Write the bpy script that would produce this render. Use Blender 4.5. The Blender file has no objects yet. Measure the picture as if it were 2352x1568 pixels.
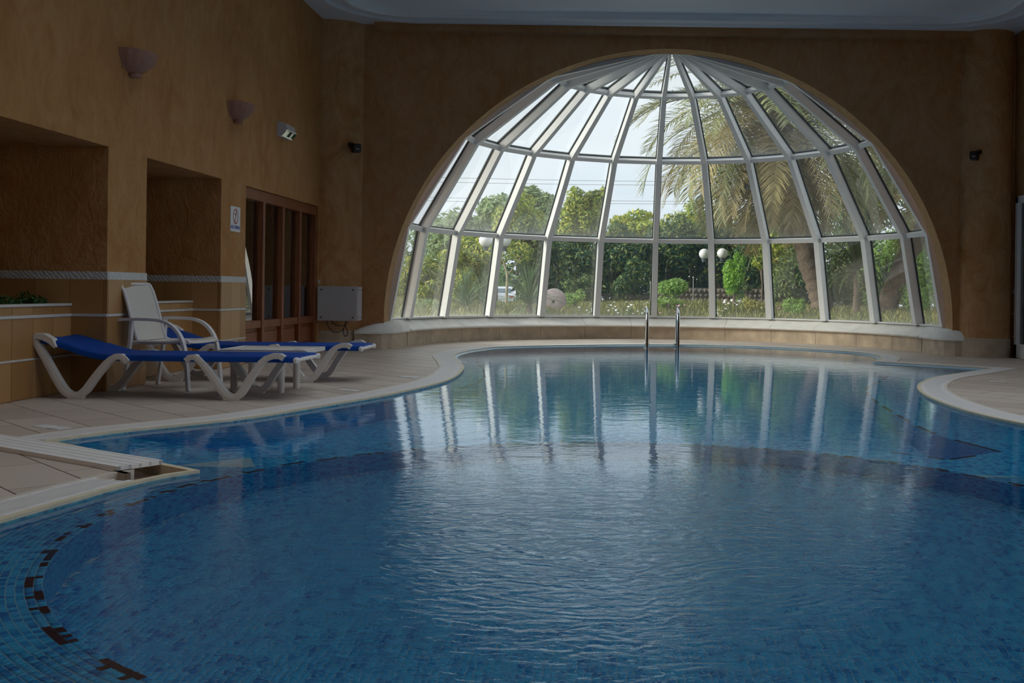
import bpy, bmesh, math, random
import numpy as np
from mathutils import Vector, Matrix
from mathutils.geometry import delaunay_2d_cdt

scene = bpy.context.scene
COL = scene.collection
PI = math.pi

# ------------------------------------------------------------------ camera
FPX, PPX, PPY, ROLL, EYE = 2400.0, 1415.0, 668.0, 0.0130, 0.88
cd = bpy.data.cameras.new('camera')
cam = bpy.data.objects.new('camera', cd)
COL.objects.link(cam)
cd.sensor_fit = 'HORIZONTAL'
cd.sensor_width = 36.0
cd.lens = FPX / 2352.0 * 36.0
cd.shift_x = (1176.0 - PPX) / 2352.0
cd.shift_y = (PPY - 784.0) / 2352.0
cd.clip_end = 500
cam.matrix_world = Matrix.Translation((0, 0, EYE)) @ Matrix.Rotation(PI / 2, 4, 'X') @ Matrix.Rotation(ROLL, 4, 'Z')
scene.camera = cam

# ------------------------------------------------------------------ world, sun, exposure
world = bpy.data.worlds.new('overcast_sky')
scene.world = world
world.use_nodes = True
wn, wl = world.node_tree.nodes, world.node_tree.links
wn.clear()
w_out = wn.new('ShaderNodeOutputWorld')
w_bg = wn.new('ShaderNodeBackground')
w_tc = wn.new('ShaderNodeTexCoord')
w_map = wn.new('ShaderNodeMapping')
w_map.inputs['Scale'].default_value = (1, 1, 2.5)
w_no = wn.new('ShaderNodeTexNoise')
w_no.inputs['Scale'].default_value = 2.2
w_no.inputs['Detail'].default_value = 5
w_no.inputs['Roughness'].default_value = 0.55
w_cr = wn.new('ShaderNodeValToRGB')
w_cr.color_ramp.elements[0].position = 0.35
w_cr.color_ramp.elements[0].color = (0.70, 0.775, 0.87, 1)
w_cr.color_ramp.elements[1].position = 0.65
w_cr.color_ramp.elements[1].color = (0.88, 0.92, 0.97, 1)
wl.new(w_tc.outputs['Generated'], w_map.inputs['Vector'])
wl.new(w_map.outputs['Vector'], w_no.inputs['Vector'])
wl.new(w_no.outputs['Fac'], w_cr.inputs['Fac'])
wl.new(w_cr.outputs['Color'], w_bg.inputs['Color'])
wl.new(w_bg.outputs['Background'], w_out.inputs['Surface'])
w_bg.inputs['Strength'].default_value = 1.0
world.cycles.sampling_method = 'MANUAL'
world.cycles.sample_map_resolution = 512

SUN = bpy.data.lights.new('sun', 'SUN')
SUN.energy = 3.6
SUN.angle = math.radians(24)
SUN.color = (1.0, 0.93, 0.80)
sun_o = bpy.data.objects.new('sun', SUN)
COL.objects.link(sun_o)
sun_o.rotation_euler = Vector((0.88, 0.17, -0.42)).to_track_quat('-Z', 'Y').to_euler()

scene.view_settings.view_transform = 'Standard'
scene.view_settings.look = 'None'
scene.view_settings.gamma = 1.0
scene.view_settings.use_curve_mapping = False
scene.view_settings.exposure = 0.62
scene.cycles.max_bounces = 10
scene.cycles.diffuse_bounces = 5
scene.cycles.transparent_max_bounces = 16
scene.cycles.sample_clamp_indirect = 6.0
scene.cycles.blur_glossy = 0.5
scene.cycles.use_denoising = True


def ray(x, y):
    """direction of the sight line through a point of the photograph"""
    a, b = x - PPX, y - PPY
    c, s = math.cos(ROLL), math.sin(ROLL)
    return ((c * a + s * b) / FPX, -(-s * a + c * b) / FPX)


def on_depth(x, y, Y):
    u, v = ray(x, y)
    return Vector((u * Y, Y, EYE + v * Y))


def on_z(x, y, z=0.0):
    u, v = ray(x, y)
    return on_depth(x, y, (z - EYE) / v)


# ------------------------------------------------------------------ materials
MATS = {}


class NT:
    def __init__(self, name):
        self.m = bpy.data.materials.new(name)
        self.m.use_nodes = True
        self.n = self.m.node_tree.nodes
        self.l = self.m.node_tree.links
        self.b = self.n['Principled BSDF']
        self.out = self.n['Material Output']
        MATS[name] = self.m

    def new(self, t, **kw):
        n = self.n.new(t)
        for k, v in kw.items():
            if k in n.inputs:
                n.inputs[k].default_value = v
            else:
                setattr(n, k, v)
        return n

    def link(self, a, b):
        self.l.new(a, b)

    def ramp(self, fac, stops):
        r = self.n.new('ShaderNodeValToRGB')
        e = r.color_ramp.elements
        while len(e) > 1:
            e.remove(e[-1])
        e[0].position, e[0].color = stops[0][0], (*stops[0][1], 1)
        for p, c in stops[1:]:
            k = e.new(p)
            k.color = (*c, 1)
        self.link(fac, r.inputs['Fac'])
        return r.outputs['Color']

    def coords(self, scale=(1, 1, 1), kind='Object'):
        tc = self.new('ShaderNodeTexCoord')
        mp = self.new('ShaderNodeMapping')
        mp.inputs['Scale'].default_value = scale
        self.link(tc.outputs[kind], mp.inputs['Vector'])
        return mp.outputs['Vector']

    def world_pos(self, scale=(1, 1, 1)):
        g = self.new('ShaderNodeNewGeometry')
        mp = self.new('ShaderNodeMapping')
        mp.inputs['Scale'].default_value = scale
        self.link(g.outputs['Position'], mp.inputs['Vector'])
        return mp.outputs['Vector']

    def noise(self, vec, scale, detail=3, rough=0.5, dist=0.0):
        n = self.new('ShaderNodeTexNoise', Scale=scale, Detail=detail, Roughness=rough, Distortion=dist)
        self.link(vec, n.inputs['Vector'])
        return n.outputs['Fac']

    def bump(self, h, strength=0.3, dist=0.01, normal=None):
        b = self.new('ShaderNodeBump', Strength=strength, Distance=dist)
        self.link(h, b.inputs['Height'])
        if normal is not None:
            self.link(normal, b.inputs['Normal'])
        return b.outputs['Normal']

    def mix(self, fac, a, b):
        x = self.new('ShaderNodeMix', data_type='RGBA')
        for src, key in ((fac, 0), (a, 6), (b, 7)):
            if hasattr(src, 'links') or hasattr(src, 'is_linked'):
                self.link(src, x.inputs[key])
            elif key == 0:
                x.inputs[0].default_value = src
            else:
                x.inputs[key].default_value = (*src, 1)
        return x.outputs[2]

    def math(self, op, a, b=None):
        m = self.new('ShaderNodeMath', operation=op)
        for i, v in enumerate((a, b)):
            if v is None:
                continue
            if hasattr(v, 'is_linked'):
                self.link(v, m.inputs[i])
            else:
                m.inputs[i].default_value = v
        return m.outputs[0]


def simple(name, col, rough=0.5, metal=0.0, var=0.06, vscale=12.0, bump=0.0, spec=0.5):
    t = NT(name)
    v = t.world_pos()
    f = t.noise(v, vscale, 4, 0.6)
    lo = tuple(max(0, c * (1 - var)) for c in col)
    hi = tuple(min(1, c * (1 + var)) for c in col)
    t.link(t.ramp(f, [(0.3, lo), (0.7, hi)]), t.b.inputs['Base Color'])
    t.b.inputs['Roughness'].default_value = rough
    t.b.inputs['Metallic'].default_value = metal
    t.b.inputs['Specular IOR Level'].default_value = spec
    if bump:
        t.link(t.bump(f, bump, 0.004), t.b.inputs['Normal'])
    return t.m


def plaster(name, c0, c1, c2, rough=0.75):
    """trowelled ochre stucco: vertical streaks, curled trowel marks, darker stains"""
    t = NT(name)
    p = t.world_pos()
    st = t.world_pos((2.6, 2.6, 1.5))
    n1 = t.noise(st, 1.5, 8, 0.68, 1.4)
    n2 = t.noise(p, 0.7, 3, 0.5)
    mixn = t.math('ADD', t.math('MULTIPLY', n1, 0.65), t.math('MULTIPLY', n2, 0.35))
    col = t.ramp(mixn, [(0.34, c0), (0.5, c1), (0.66, c2)])
    t.link(col, t.b.inputs['Base Color'])
    t.b.inputs['Roughness'].default_value = rough
    t.b.inputs['Specular IOR Level'].default_value = 0.25
    st2 = t.world_pos((6.5, 6.5, 4.2))
    a = t.noise(st2, 1.3, 5, 0.6, 2.2)
    w = t.new('ShaderNodeTexVoronoi', Scale=1.0, feature='DISTANCE_TO_EDGE')
    dv = t.new('ShaderNodeVectorMath', operation='ADD')
    nz = t.new('ShaderNodeTexNoise', Scale=2.0, Detail=3)
    t.link(p, nz.inputs['Vector'])
    t.link(st2, dv.inputs[0])
    sc = t.new('ShaderNodeVectorMath', operation='SCALE')
    sc.inputs['Scale'].default_value = 3.0
    t.link(nz.outputs['Color'], sc.inputs[0])
    t.link(sc.outputs[0], dv.inputs[1])
    t.link(dv.outputs[0], w.inputs['Vector'])
    e = t.math('MINIMUM', w.outputs['Distance'], 0.12)
    h = t.math('ADD', t.math('MULTIPLY', a, 1.1), t.math('MULTIPLY', e, 1.0))
    t.link(t.bump(h, 0.6, 0.03), t.b.inputs['Normal'])
    return t.m


def island_mat(name, stops, rough=0.4, spec=0.5, coat=0.0, trans=0.0, per_object=False):
    """colour picked per loose piece (tile, leaf)"""
    t = NT(name)
    if per_object:
        oi = t.new('ShaderNodeObjectInfo')
        f = oi.outputs['Random']
    else:
        g = t.new('ShaderNodeNewGeometry')
        f = g.outputs['Random Per Island']
    c = t.ramp(f, stops)
    t.link(c, t.b.inputs['Base Color'])
    t.b.inputs['Roughness'].default_value = rough
    t.b.inputs['Specular IOR Level'].default_value = spec
    if coat:
        t.b.inputs['Coat Weight'].default_value = coat
    if trans:
        tr = t.new('ShaderNodeBsdfTranslucent')
        t.link(c, tr.inputs['Color'])
        mx = t.new('ShaderNodeMixShader', Fac=trans)
        t.link(t.b.outputs[0], mx.inputs[1])
        t.link(tr.outputs[0], mx.inputs[2])
        t.link(mx.outputs[0], t.out.inputs['Surface'])
    return t.m


M = {}
M['plaster'] = plaster('ochre_plaster', (0.37, 0.158, 0.050), (0.465, 0.228, 0.083), (0.53, 0.30, 0.13))
M['plaster_back'] = plaster('brown_plaster', (0.42, 0.175, 0.055), (0.49, 0.262, 0.118), (0.55, 0.325, 0.175))
M['plaster_col'] = plaster('column_plaster', (0.42, 0.185, 0.06), (0.55, 0.30, 0.135), (0.62, 0.38, 0.20))
M['plaster_arch'] = simple('arch_plaster', (0.42, 0.235, 0.095), 0.75, var=0.18, vscale=9, bump=0.4)
M['tile_ochre'] = island_mat('ochre_tile', [(0, (0.33, 0.165, 0.055)), (0.5, (0.42, 0.22, 0.08)), (1, (0.48, 0.27, 0.11))], 0.3, 0.5, per_object=True)
M['white_tile'] = simple('white_liner_tile', (0.62, 0.60, 0.58), 0.3)
M['ceiling'] = simple('ceiling_paint', (0.86, 0.88, 0.90), 0.30, var=0.02, vscale=2)
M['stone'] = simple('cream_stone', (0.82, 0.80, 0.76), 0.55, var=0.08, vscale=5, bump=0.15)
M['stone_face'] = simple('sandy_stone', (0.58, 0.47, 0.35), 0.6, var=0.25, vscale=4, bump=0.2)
M['deck'] = island_mat('deck_tile', [(0, (0.50, 0.42, 0.36)), (0.5, (0.56, 0.475, 0.41)), (1, (0.60, 0.52, 0.455))], 0.45, 0.4, per_object=True)
M['grout'] = simple('deck_grout', (0.20, 0.165, 0.135), 0.8)
M['grate'] = simple('white_plastic_grate', (0.87, 0.85, 0.84), 0.45, var=0.04)
M['lip'] = simple('beige_lip', (0.66, 0.58, 0.42), 0.5, var=0.1)
M['border'] = simple('coping_border', (0.66, 0.60, 0.52), 0.5, var=0.06)
M['gutter'] = simple('gutter_pink', (0.62, 0.44, 0.33), 0.6, var=0.25, vscale=6)
M['alu'] = simple('white_aluminium', (0.80, 0.81, 0.82), 0.4, var=0.02)
M['gasket'] = simple('black_gasket', (0.02, 0.03, 0.03), 0.6)
M['resin'] = simple('white_resin', (0.72, 0.68, 0.65), 0.4, var=0.04)
M['resin2'] = simple('chair_white', (0.72, 0.70, 0.72), 0.35, var=0.03)
M['steel'] = simple('polished_steel', (0.62, 0.63, 0.65), 0.12, 1.0)
M['black'] = simple('black_plastic', (0.012, 0.012, 0.014), 0.4)
M['wood'] = None
M['box'] = simple('grey_enamel', (0.50, 0.47, 0.48), 0.45, var=0.03)
M['terracotta'] = simple('terracotta', (0.36, 0.19, 0.14), 0.8, var=0.1, vscale=20, bump=0.1)
M['sign'] = simple('sign_white', (0.72, 0.74, 0.76), 0.4, var=0.02)
M['sign_red'] = simple('sign_red', (0.45, 0.03, 0.05), 0.4)
M['sign_blue'] = simple('sign_blue', (0.05, 0.08, 0.42), 0.4)
M['sign_dark'] = simple('sign_black', (0.05, 0.04, 0.05), 0.4)
M['soil'] = simple('soil', (0.05, 0.035, 0.02), 0.9, var=0.4)
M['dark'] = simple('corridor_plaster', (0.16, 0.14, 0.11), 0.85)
M['screw'] = simple('screw_dark', (0.05, 0.05, 0.05), 0.4, 0.6)
M['green_sign'] = simple('pictogram_green', (0.01, 0.07, 0.03), 0.5)


def wood():
    t = NT('reddish_wood')
    v = t.world_pos((9, 9, 0.8))
    n = t.noise(v, 2.0, 6, 0.6, 1.5)
    t.link(t.ramp(n, [(0.3, (0.16, 0.045, 0.016)), (0.7, (0.30, 0.098, 0.036))]), t.b.inputs['Base Color'])
    t.b.inputs['Roughness'].default_value = 0.4
    t.link(t.bump(n, 0.15, 0.003), t.b.inputs['Normal'])
    return t.m


M['wood'] = wood()


def fabric():
    t = NT('blue_mesh_fabric')
    v = t.coords((1, 1, 1))
    n = t.noise(v, 3, 3, 0.5)
    t.link(t.ramp(n, [(0.3, (0.001, 0.045, 0.27)), (0.7, (0.003, 0.065, 0.36))]), t.b.inputs['Base Color'])
    w1 = t.new('ShaderNodeTexWave', Scale=150.0)
    t.link(v, w1.inputs['Vector'])
    t.link(t.bump(w1.outputs['Fac'], 0.1, 0.001), t.b.inputs['Normal'])
    t.b.inputs['Roughness'].default_value = 0.6
    t.b.inputs['Specular IOR Level'].default_value = 0.2
    return t.m


M['fabric'] = fabric()


def sling():
    t = NT('white_sling_mesh')
    v = t.coords((1, 1, 1))
    w1 = t.new('ShaderNodeTexWave', Scale=120.0)
    t.link(v, w1.inputs['Vector'])
    t.link(t.ramp(w1.outputs['Fac'], [(0, (0.56, 0.53, 0.48)), (1, (0.68, 0.65, 0.60))]), t.b.inputs['Base Color'])
    t.b.inputs['Roughness'].default_value = 0.7
    return t.m


M['sling'] = sling()


def band_mat():
    """white border tile with a pressed relief of curled strokes"""
    t = NT('relief_border_tile')
    v = t.world_pos((1, 1, 1))
    w = t.new('ShaderNodeTexWave', Scale=16.0, Distortion=6.0)
    w.bands_direction = 'DIAGONAL'
    t.link(v, w.inputs['Vector'])
    n = t.noise(v, 60, 2)
    h = t.math('ADD', w.outputs['Fac'], t.math('MULTIPLY', n, 0.4))
    t.link(t.ramp(h, [(0.3, (0.52, 0.52, 0.52)), (0.9, (0.66, 0.66, 0.65))]), t.b.inputs['Base Color'])
    t.link(t.bump(h, 0.45, 0.006), t.b.inputs['Normal'])
    t.b.inputs['Roughness'].default_value = 0.35
    return t.m


M['band'] = band_mat()


def mosaic_mat(name, stops):
    """small blue glass tiles in a light grout: the look of the walls and far floors, where single tiles are under a few pixels"""
    t = NT(name)
    pos = t.world_pos((1, 1, 1))
    pitch = 0.025
    sc = t.new('ShaderNodeVectorMath', operation='SCALE')
    sc.inputs['Scale'].default_value = 1 / pitch
    t.link(pos, sc.inputs[0])
    fl = t.new('ShaderNodeVectorMath', operation='FLOOR')
    t.link(sc.outputs[0], fl.inputs[0])
    wn_ = t.new('ShaderNodeTexWhiteNoise', noise_dimensions='3D')
    t.link(fl.outputs[0], wn_.inputs['Vector'])
    c = t.ramp(wn_.outputs['Value'], stops)
    t.link(c, t.b.inputs['Base Color'])
    t.b.inputs['Roughness'].default_value = 0.25
    return t.m


MOSAIC_STOPS = [(0.0, (0.003, 0.17, 0.46)), (0.16, (0.006, 0.26, 0.60)), (0.34, (0.02, 0.37, 0.69)), (0.62, (0.04, 0.45, 0.75)), (1.0, (0.06, 0.50, 0.80))]
M['mosaic'] = mosaic_mat('blue_mosaic', MOSAIC_STOPS)
M['mosaic_deep_lit'] = mosaic_mat('brightened_mosaic', [(0.0, (0.01, 0.28, 0.64)), (0.3, (0.03, 0.43, 0.76)), (1.0, (0.09, 0.56, 0.84))])  # the blue mosaic brightened, standing in for light scattered in the deep water
M['mosaic_tile'] = island_mat('blue_glass_tile', MOSAIC_STOPS, 0.2, 0.5)
M['mosaic_one'] = island_mat('blue_glass_tile_single', MOSAIC_STOPS, 0.2, 0.5, per_object=True)
M['mosaic_grout'] = simple('pale_grout', (0.36, 0.52, 0.58), 0.7)
M['marker'] = simple('maroon_tile', (0.05, 0.014, 0.022), 0.25)
M['marker_blue'] = simple('navy_tile', (0.006, 0.022, 0.07), 0.25)
M['pool_edge'] = simple('light_blue_edge', (0.34, 0.54, 0.72), 0.3, var=0.15, vscale=40)


def water():
    t = NT('pool_water')
    p = t.world_pos()
    n1 = t.noise(t.world_pos((1.0, 1.5, 1)), 3.2, 3, 0.5, 0.6)
    n2 = t.noise(t.world_pos((1.0, 1.4, 1)), 17, 2, 0.5, 0.3)
    # churned patch of water over the inlet, ripples spreading in rings
    ctr = t.new('ShaderNodeVectorMath', operation='SUBTRACT')
    t.link(p, ctr.inputs[0])
    ctr.inputs[1].default_value = (-0.12, 3.75, 0)
    ln = t.new('ShaderNodeVectorMath', operation='LENGTH')
    t.link(ctr.outputs[0], ln.inputs[0])
    r = ln.outputs['Value']
    wob = t.math('ADD', r, t.math('MULTIPLY', n1, 0.45))
    ring = t.math('SINE', t.math('MULTIPLY', wob, 74.0))
    fall = t.new('ShaderNodeMapRange', interpolation_type='SMOOTHSTEP')
    for k, v in (('From Min', 0.15), ('From Max', 2.0), ('To Min', 1.0), ('To Max', 0.06)):
        fall.inputs[k].default_value = v
    t.link(r, fall.inputs['Value'])
    chop = t.noise(t.world_pos((1.0, 1.8, 1)), 11.0, 4, 0.55, 1.1)
    h = t.math('ADD', t.math('MULTIPLY', n1, 0.0016), t.math('MULTIPLY', n2, 0.00022))
    local = t.math('ADD', t.math('MULTIPLY', ring, 0.00050), t.math('MULTIPLY', chop, 0.0042))
    h = t.math('ADD', h, t.math('MULTIPLY', local, fall.outputs['Result']))
    nrm = t.bump(h, 1.0, 1.0)
    gl = t.new('ShaderNodeBsdfGlass', IOR=1.333, Roughness=0.0)
    gl.inputs['Color'].default_value = (0.93, 0.975, 0.99, 1)
    t.link(nrm, gl.inputs['Normal'])
    t.link(gl.outputs[0], t.out.inputs['Surface'])
    return t.m


M['water'] = water()


def glass(name, tint, veil, ior=1.5, uvdirt=True):
    t = NT(name)
    t.n.remove(t.b)
    tr = t.new('ShaderNodeBsdfTransparent')
    tr.inputs['Color'].default_value = (*tint, 1)
    gl = t.new('ShaderNodeBsdfGlossy', Roughness=0.0)
    gl.inputs['Color'].default_value = (1, 1, 1, 1)
    fr = t.new('ShaderNodeFresnel', IOR=ior)
    f2 = t.math('MULTIPLY', fr.outputs[0], 1.5)
    f2 = t.math('MINIMUM', f2, 1.0)
    mx = t.new('ShaderNodeMixShader')
    t.link(f2, mx.inputs[0])
    t.link(tr.outputs[0], mx.inputs[1])
    t.link(gl.outputs[0], mx.inputs[2])
    if not veil:
        t.link(mx.outputs[0], t.out.inputs['Surface'])
        return t.m
    # film of dust and lime: stronger along the lower edge of each pane
    tl = t.new('ShaderNodeBsdfTranslucent')
    tl.inputs['Color'].default_value = (0.80, 0.84, 0.84, 1)
    df = t.new('ShaderNodeBsdfDiffuse')
    df.inputs['Color'].default_value = (0.7, 0.72, 0.72, 1)
    m2 = t.new('ShaderNodeMixShader', Fac=0.35)
    t.link(tl.outputs[0], m2.inputs[1])
    t.link(df.outputs[0], m2.inputs[2])
    uv = t.new('ShaderNodeUVMap')
    sx = t.new('ShaderNodeSeparateXYZ')
    t.link(uv.outputs[0], sx.inputs[0])
    nz = t.noise(t.world_pos((3, 3, 1)), 2.0, 4, 0.6)
    low = t.math('POWER', t.math('SUBTRACT', 1.0, sx.outputs['Y']), 5.0)
    amt = t.math('MULTIPLY', t.math('MULTIPLY', low, nz), 0.22)
    amt = t.math('ADD', amt, t.math('MULTIPLY', nz, veil * 2))
    m3 = t.new('ShaderNodeMixShader')
    t.link(amt, m3.inputs[0])
    t.link(mx.outputs[0], m3.inputs[1])
    t.link(m2.outputs[0], m3.inputs[2])
    t.link(m3.outputs[0], t.out.inputs['Surface'])
    return t.m


M['pane'] = glass('dome_glass', (0.70, 0.73, 0.715), 0.03)
M['clear_glass'] = glass('clear_glass', (0.95, 0.97, 0.96), 0.0)
M['door_glass'] = glass('door_glass', (0.75, 0.78, 0.76), 0.0)


def emit(name, col, strength):
    t = NT(name)
    t.b.inputs['Base Color'].default_value = (*col, 1)
    t.b.inputs['Emission Color'].default_value = (*col, 1)
    t.b.inputs['Emission Strength'].default_value = strength
    return t.m


M['exit_lens'] = emit('emergency_lens', (0.75, 0.80, 0.62), 0.13)


def leafmat(name, a, b, c, trans=0.35):
    return island_mat(name, [(0.0, a), (0.55, b), (1.0, c)], 0.5, 0.35, trans=trans)


M['leaf_ficus'] = leafmat('leaf_ficus_leaf', (0.09, 0.17, 0.03), (0.3, 0.4, 0.06), (0.72, 0.66, 0.14))
M['leaf_dark'] = leafmat('leaf_dark_leaf', (0.015, 0.06, 0.03), (0.05, 0.13, 0.055), (0.36, 0.4, 0.1))
M['leaf_grey'] = leafmat('grey_green_leaf', (0.150, 0.247, 0.112), (0.255, 0.367, 0.165), (0.420, 0.510, 0.255))
M['leaf_bright'] = leafmat('bright_leaf', (0.156, 0.364, 0.039), (0.286, 0.546, 0.078), (0.468, 0.676, 0.130))
M['leaf_bush'] = leafmat('bush_leaf', (0.168, 0.336, 0.070), (0.280, 0.476, 0.112), (0.448, 0.588, 0.168))
M['leaf_yellow'] = leafmat('yellow_leaf', (0.286, 0.299, 0.065), (0.416, 0.429, 0.104), (0.598, 0.546, 0.156))
M['leaf_spike'] = leafmat('leaf_spike_leaf', (0.06, 0.13, 0.06), (0.11, 0.2, 0.09), (0.24, 0.33, 0.15), 0.2)
M['leaf_darkspike'] = leafmat('dark_spike_leaf', (0.03, 0.06, 0.02), (0.07, 0.11, 0.035), (0.17, 0.20, 0.07), 0.2)
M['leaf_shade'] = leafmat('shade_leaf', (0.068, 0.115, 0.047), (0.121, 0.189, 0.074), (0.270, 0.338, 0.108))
M['grass'] = leafmat('grass_leaf', (0.15, 0.18, 0.055), (0.28, 0.3, 0.1), (0.5, 0.46, 0.2), 0.3)
M['frond_green'] = leafmat('frond_green', (0.16, 0.20, 0.085), (0.29, 0.31, 0.14), (0.48, 0.47, 0.24), 0.3)
M['frond_dry'] = leafmat('frond_dry', (0.30, 0.25, 0.115), (0.45, 0.375, 0.18), (0.62, 0.54, 0.29), 0.3)
M['planter_leaf'] = leafmat('planter_leaf', (0.02, 0.06, 0.015), (0.04, 0.12, 0.03), (0.10, 0.22, 0.05))
M['petal_white'] = simple('petal_white', (0.85, 0.84, 0.88), 0.6)
M['petal_pink'] = simple('petal_pink', (0.62, 0.35, 0.50), 0.6)
M['rachis'] = simple('rachis', (0.40, 0.33, 0.16), 0.6)
M['bark'] = simple('palm_bark', (0.17, 0.125, 0.095), 0.9, var=0.35, vscale=14, bump=0.8)
M['bark_pale'] = simple('pale_bark', (0.42, 0.36, 0.26), 0.8, var=0.15, vscale=10)
M['fruit_stalk'] = simple('orange_stalk', (0.55, 0.16, 0.06), 0.6)
M['ground'] = simple('garden_soil', (0.19, 0.19, 0.07), 0.95, var=0.4, vscale=1.5)
M['lamp_white'] = simple('lamp_globe_white', (0.86, 0.87, 0.92), 0.3, var=0.0)
M['lamp_post'] = simple('lamp_post_grey', (0.12, 0.14, 0.17), 0.5)
M['pink_stone'] = simple('pink_stone', (0.42, 0.345, 0.37), 0.85, var=0.15, vscale=12, bump=0.3)
M['dry_stone'] = simple('dark_rubble', (0.17, 0.145, 0.115), 0.9, var=0.5, vscale=8, bump=0.5)
M['car_paint'] = simple('car_paint', (0.62, 0.66, 0.74), 0.25)
M['car_glass'] = simple('car_glass', (0.25, 0.32, 0.38), 0.1)
M['rubber'] = simple('tyre_rubber', (0.02, 0.02, 0.02), 0.8)
M['wire'] = simple('wire_grey', (0.35, 0.37, 0.38), 0.7)
M['red_lamp'] = simple('tail_lamp_red', (0.45, 0.05, 0.04), 0.3)


# ------------------------------------------------------------------ mesh helpers
class MB:
    def __init__(self):
        self.v, self.f = [], []

    def add(self, vs, fs):
        o = len(self.v)
        self.v.extend([tuple(p) for p in vs])
        self.f.extend([tuple(i + o for i in f) for f in fs])
        return self

    def box(self, a, b, mat=None):
        (x0, y0, z0), (x1, y1, z1) = a, b
        x0, x1 = min(x0, x1), max(x0, x1)
        y0, y1 = min(y0, y1), max(y0, y1)
        z0, z1 = min(z0, z1), max(z0, z1)
        vs = [(x0, y0, z0), (x1, y0, z0), (x1, y1, z0), (x0, y1, z0), (x0, y0, z1), (x1, y0, z1), (x1, y1, z1), (x0, y1, z1)]
        if mat is not None:
            vs = [mat @ Vector(p) for p in vs]
        return self.add(vs, [(0, 3, 2, 1), (4, 5, 6, 7), (0, 1, 5, 4), (1, 2, 6, 5), (2, 3, 7, 6), (3, 0, 4, 7)])

    def cbox(self, a, b, ch, mat=None):
        """box with chamfered edges"""
        lo = [min(a[i], b[i]) for i in range(3)]
        hi = [max(a[i], b[i]) for i in range(3)]
        ch = min(ch, *[(hi[i] - lo[i]) * 0.45 for i in range(3)])
        bm = bmesh.new()
        bmesh.ops.create_cube(bm, size=1)
        for v in bm.verts:
            v.co = Vector([(lo[i] + hi[i]) / 2 + v.co[i] * (hi[i] - lo[i]) for i in range(3)])
        bmesh.ops.bevel(bm, geom=bm.edges[:], offset=ch, segments=1, affect='EDGES')
        return self.from_bm(bm, mat)

    def from_bm(self, bm, mat=None):
        bm.verts.index_update()
        vs = [(mat @ v.co) if mat is not None else v.co.copy() for v in bm.verts]
        fs = [[v.index for v in f.verts] for f in bm.faces]
        bm.free()
        return self.add(vs, fs)

    def tube(self, pts, r, n=8, cap=True, flat=1.0):
        pts = [Vector(p) for p in pts]
        rs = r if isinstance(r, (list, tuple)) else [r] * len(pts)
        up = Vector((0, 0, 1))
        rings = []
        prev = None
        for i, p in enumerate(pts):
            d = (pts[min(i + 1, len(pts) - 1)] - pts[max(i - 1, 0)]).normalized()
            if prev is None:
                a = d.cross(up)
                if a.length < 1e-3:
                    a = d.cross(Vector((1, 0, 0)))
                a.normalize()
            else:
                a = (prev - d * prev.dot(d)).normalized()
            prev = a
            b = d.cross(a).normalized()
            rings.append([p + (a * math.cos(2 * PI * k / n) + b * math.sin(2 * PI * k / n) * flat) * rs[i] for k in range(n)])
        vs = [q for rg in rings for q in rg]
        fs = []
        for i in range(len(pts) - 1):
            for k in range(n):
                fs.append((i * n + k, i * n + (k + 1) % n, (i + 1) * n + (k + 1) % n, (i + 1) * n + k))
        if cap:
            fs.append(tuple(range(n - 1, -1, -1)))
            fs.append(tuple((len(pts) - 1) * n + k for k in range(n)))
        return self.add(vs, fs)

    def ribbon(self, pts, w, th, side, mat=None):
        """rectangular section swept along a path; side = width direction, thickness lies across it"""
        pts = [Vector(p) for p in pts]
        side = Vector(side).normalized()
        ws = w if isinstance(w, (list, tuple)) else [w] * len(pts)
        ts = th if isinstance(th, (list, tuple)) else [th] * len(pts)
        vs, fs = [], []
        for i, p in enumerate(pts):
            d = (pts[min(i + 1, len(pts) - 1)] - pts[max(i - 1, 0)]).normalized()
            nn = d.cross(side).normalized()
            a, b = side * ws[i] / 2, nn * ts[i] / 2
            vs += [p - a - b, p + a - b, p + a + b, p - a + b]
        for i in range(len(pts) - 1):
            for k in range(4):
                fs.append((i * 4 + k, i * 4 + (k + 1) % 4, (i + 1) * 4 + (k + 1) % 4, (i + 1) * 4 + k))
        fs.append((3, 2, 1, 0))
        e = (len(pts) - 1) * 4
        fs.append((e, e + 1, e + 2, e + 3))
        if mat is not None:
            vs = [mat @ q for q in vs]
        return self.add(vs, fs)

    def lathe(self, prof, n=20, c=(0, 0, 0), mat=None):
        vs, fs = [], []
        for r, z in prof:
            for k in range(n):
                a = 2 * PI * k / n
                vs.append(Vector((c[0] + r * math.cos(a), c[1] + r * math.sin(a), c[2] + z)))
        for i in range(len(prof) - 1):
            for k in range(n):
                fs.append((i * n + k, i * n + (k + 1) % n, (i + 1) * n + (k + 1) % n, (i + 1) * n + k))
        fs.append(tuple(range(n - 1, -1, -1)))
        fs.append(tuple((len(prof) - 1) * n + k for k in range(n)))
        if mat is not None:
            vs = [mat @ q for q in vs]
        return self.add(vs, fs)

    def mesh(self, name, mat, smooth=False):
        me = bpy.data.meshes.new(name)
        me.from_pydata(self.v, [], self.f)
        if mat is not None:
            me.materials.append(mat)
        if smooth:
            me.shade_smooth()
            try:
                me.set_sharp_from_angle(angle=math.radians(38))
            except Exception:
                pass
        me.update()
        return me

    def build(self, name, mat, parent=None, smooth=False, loc=None):
        return link(name, self.mesh(name, mat, smooth), parent, loc)


def link(name, me, parent=None, loc=None):
    o = bpy.data.objects.new(name, me)
    COL.objects.link(o)
    if parent is not None:
        o.parent = parent
    if loc is not None:
        o.location = loc
    return o


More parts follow.
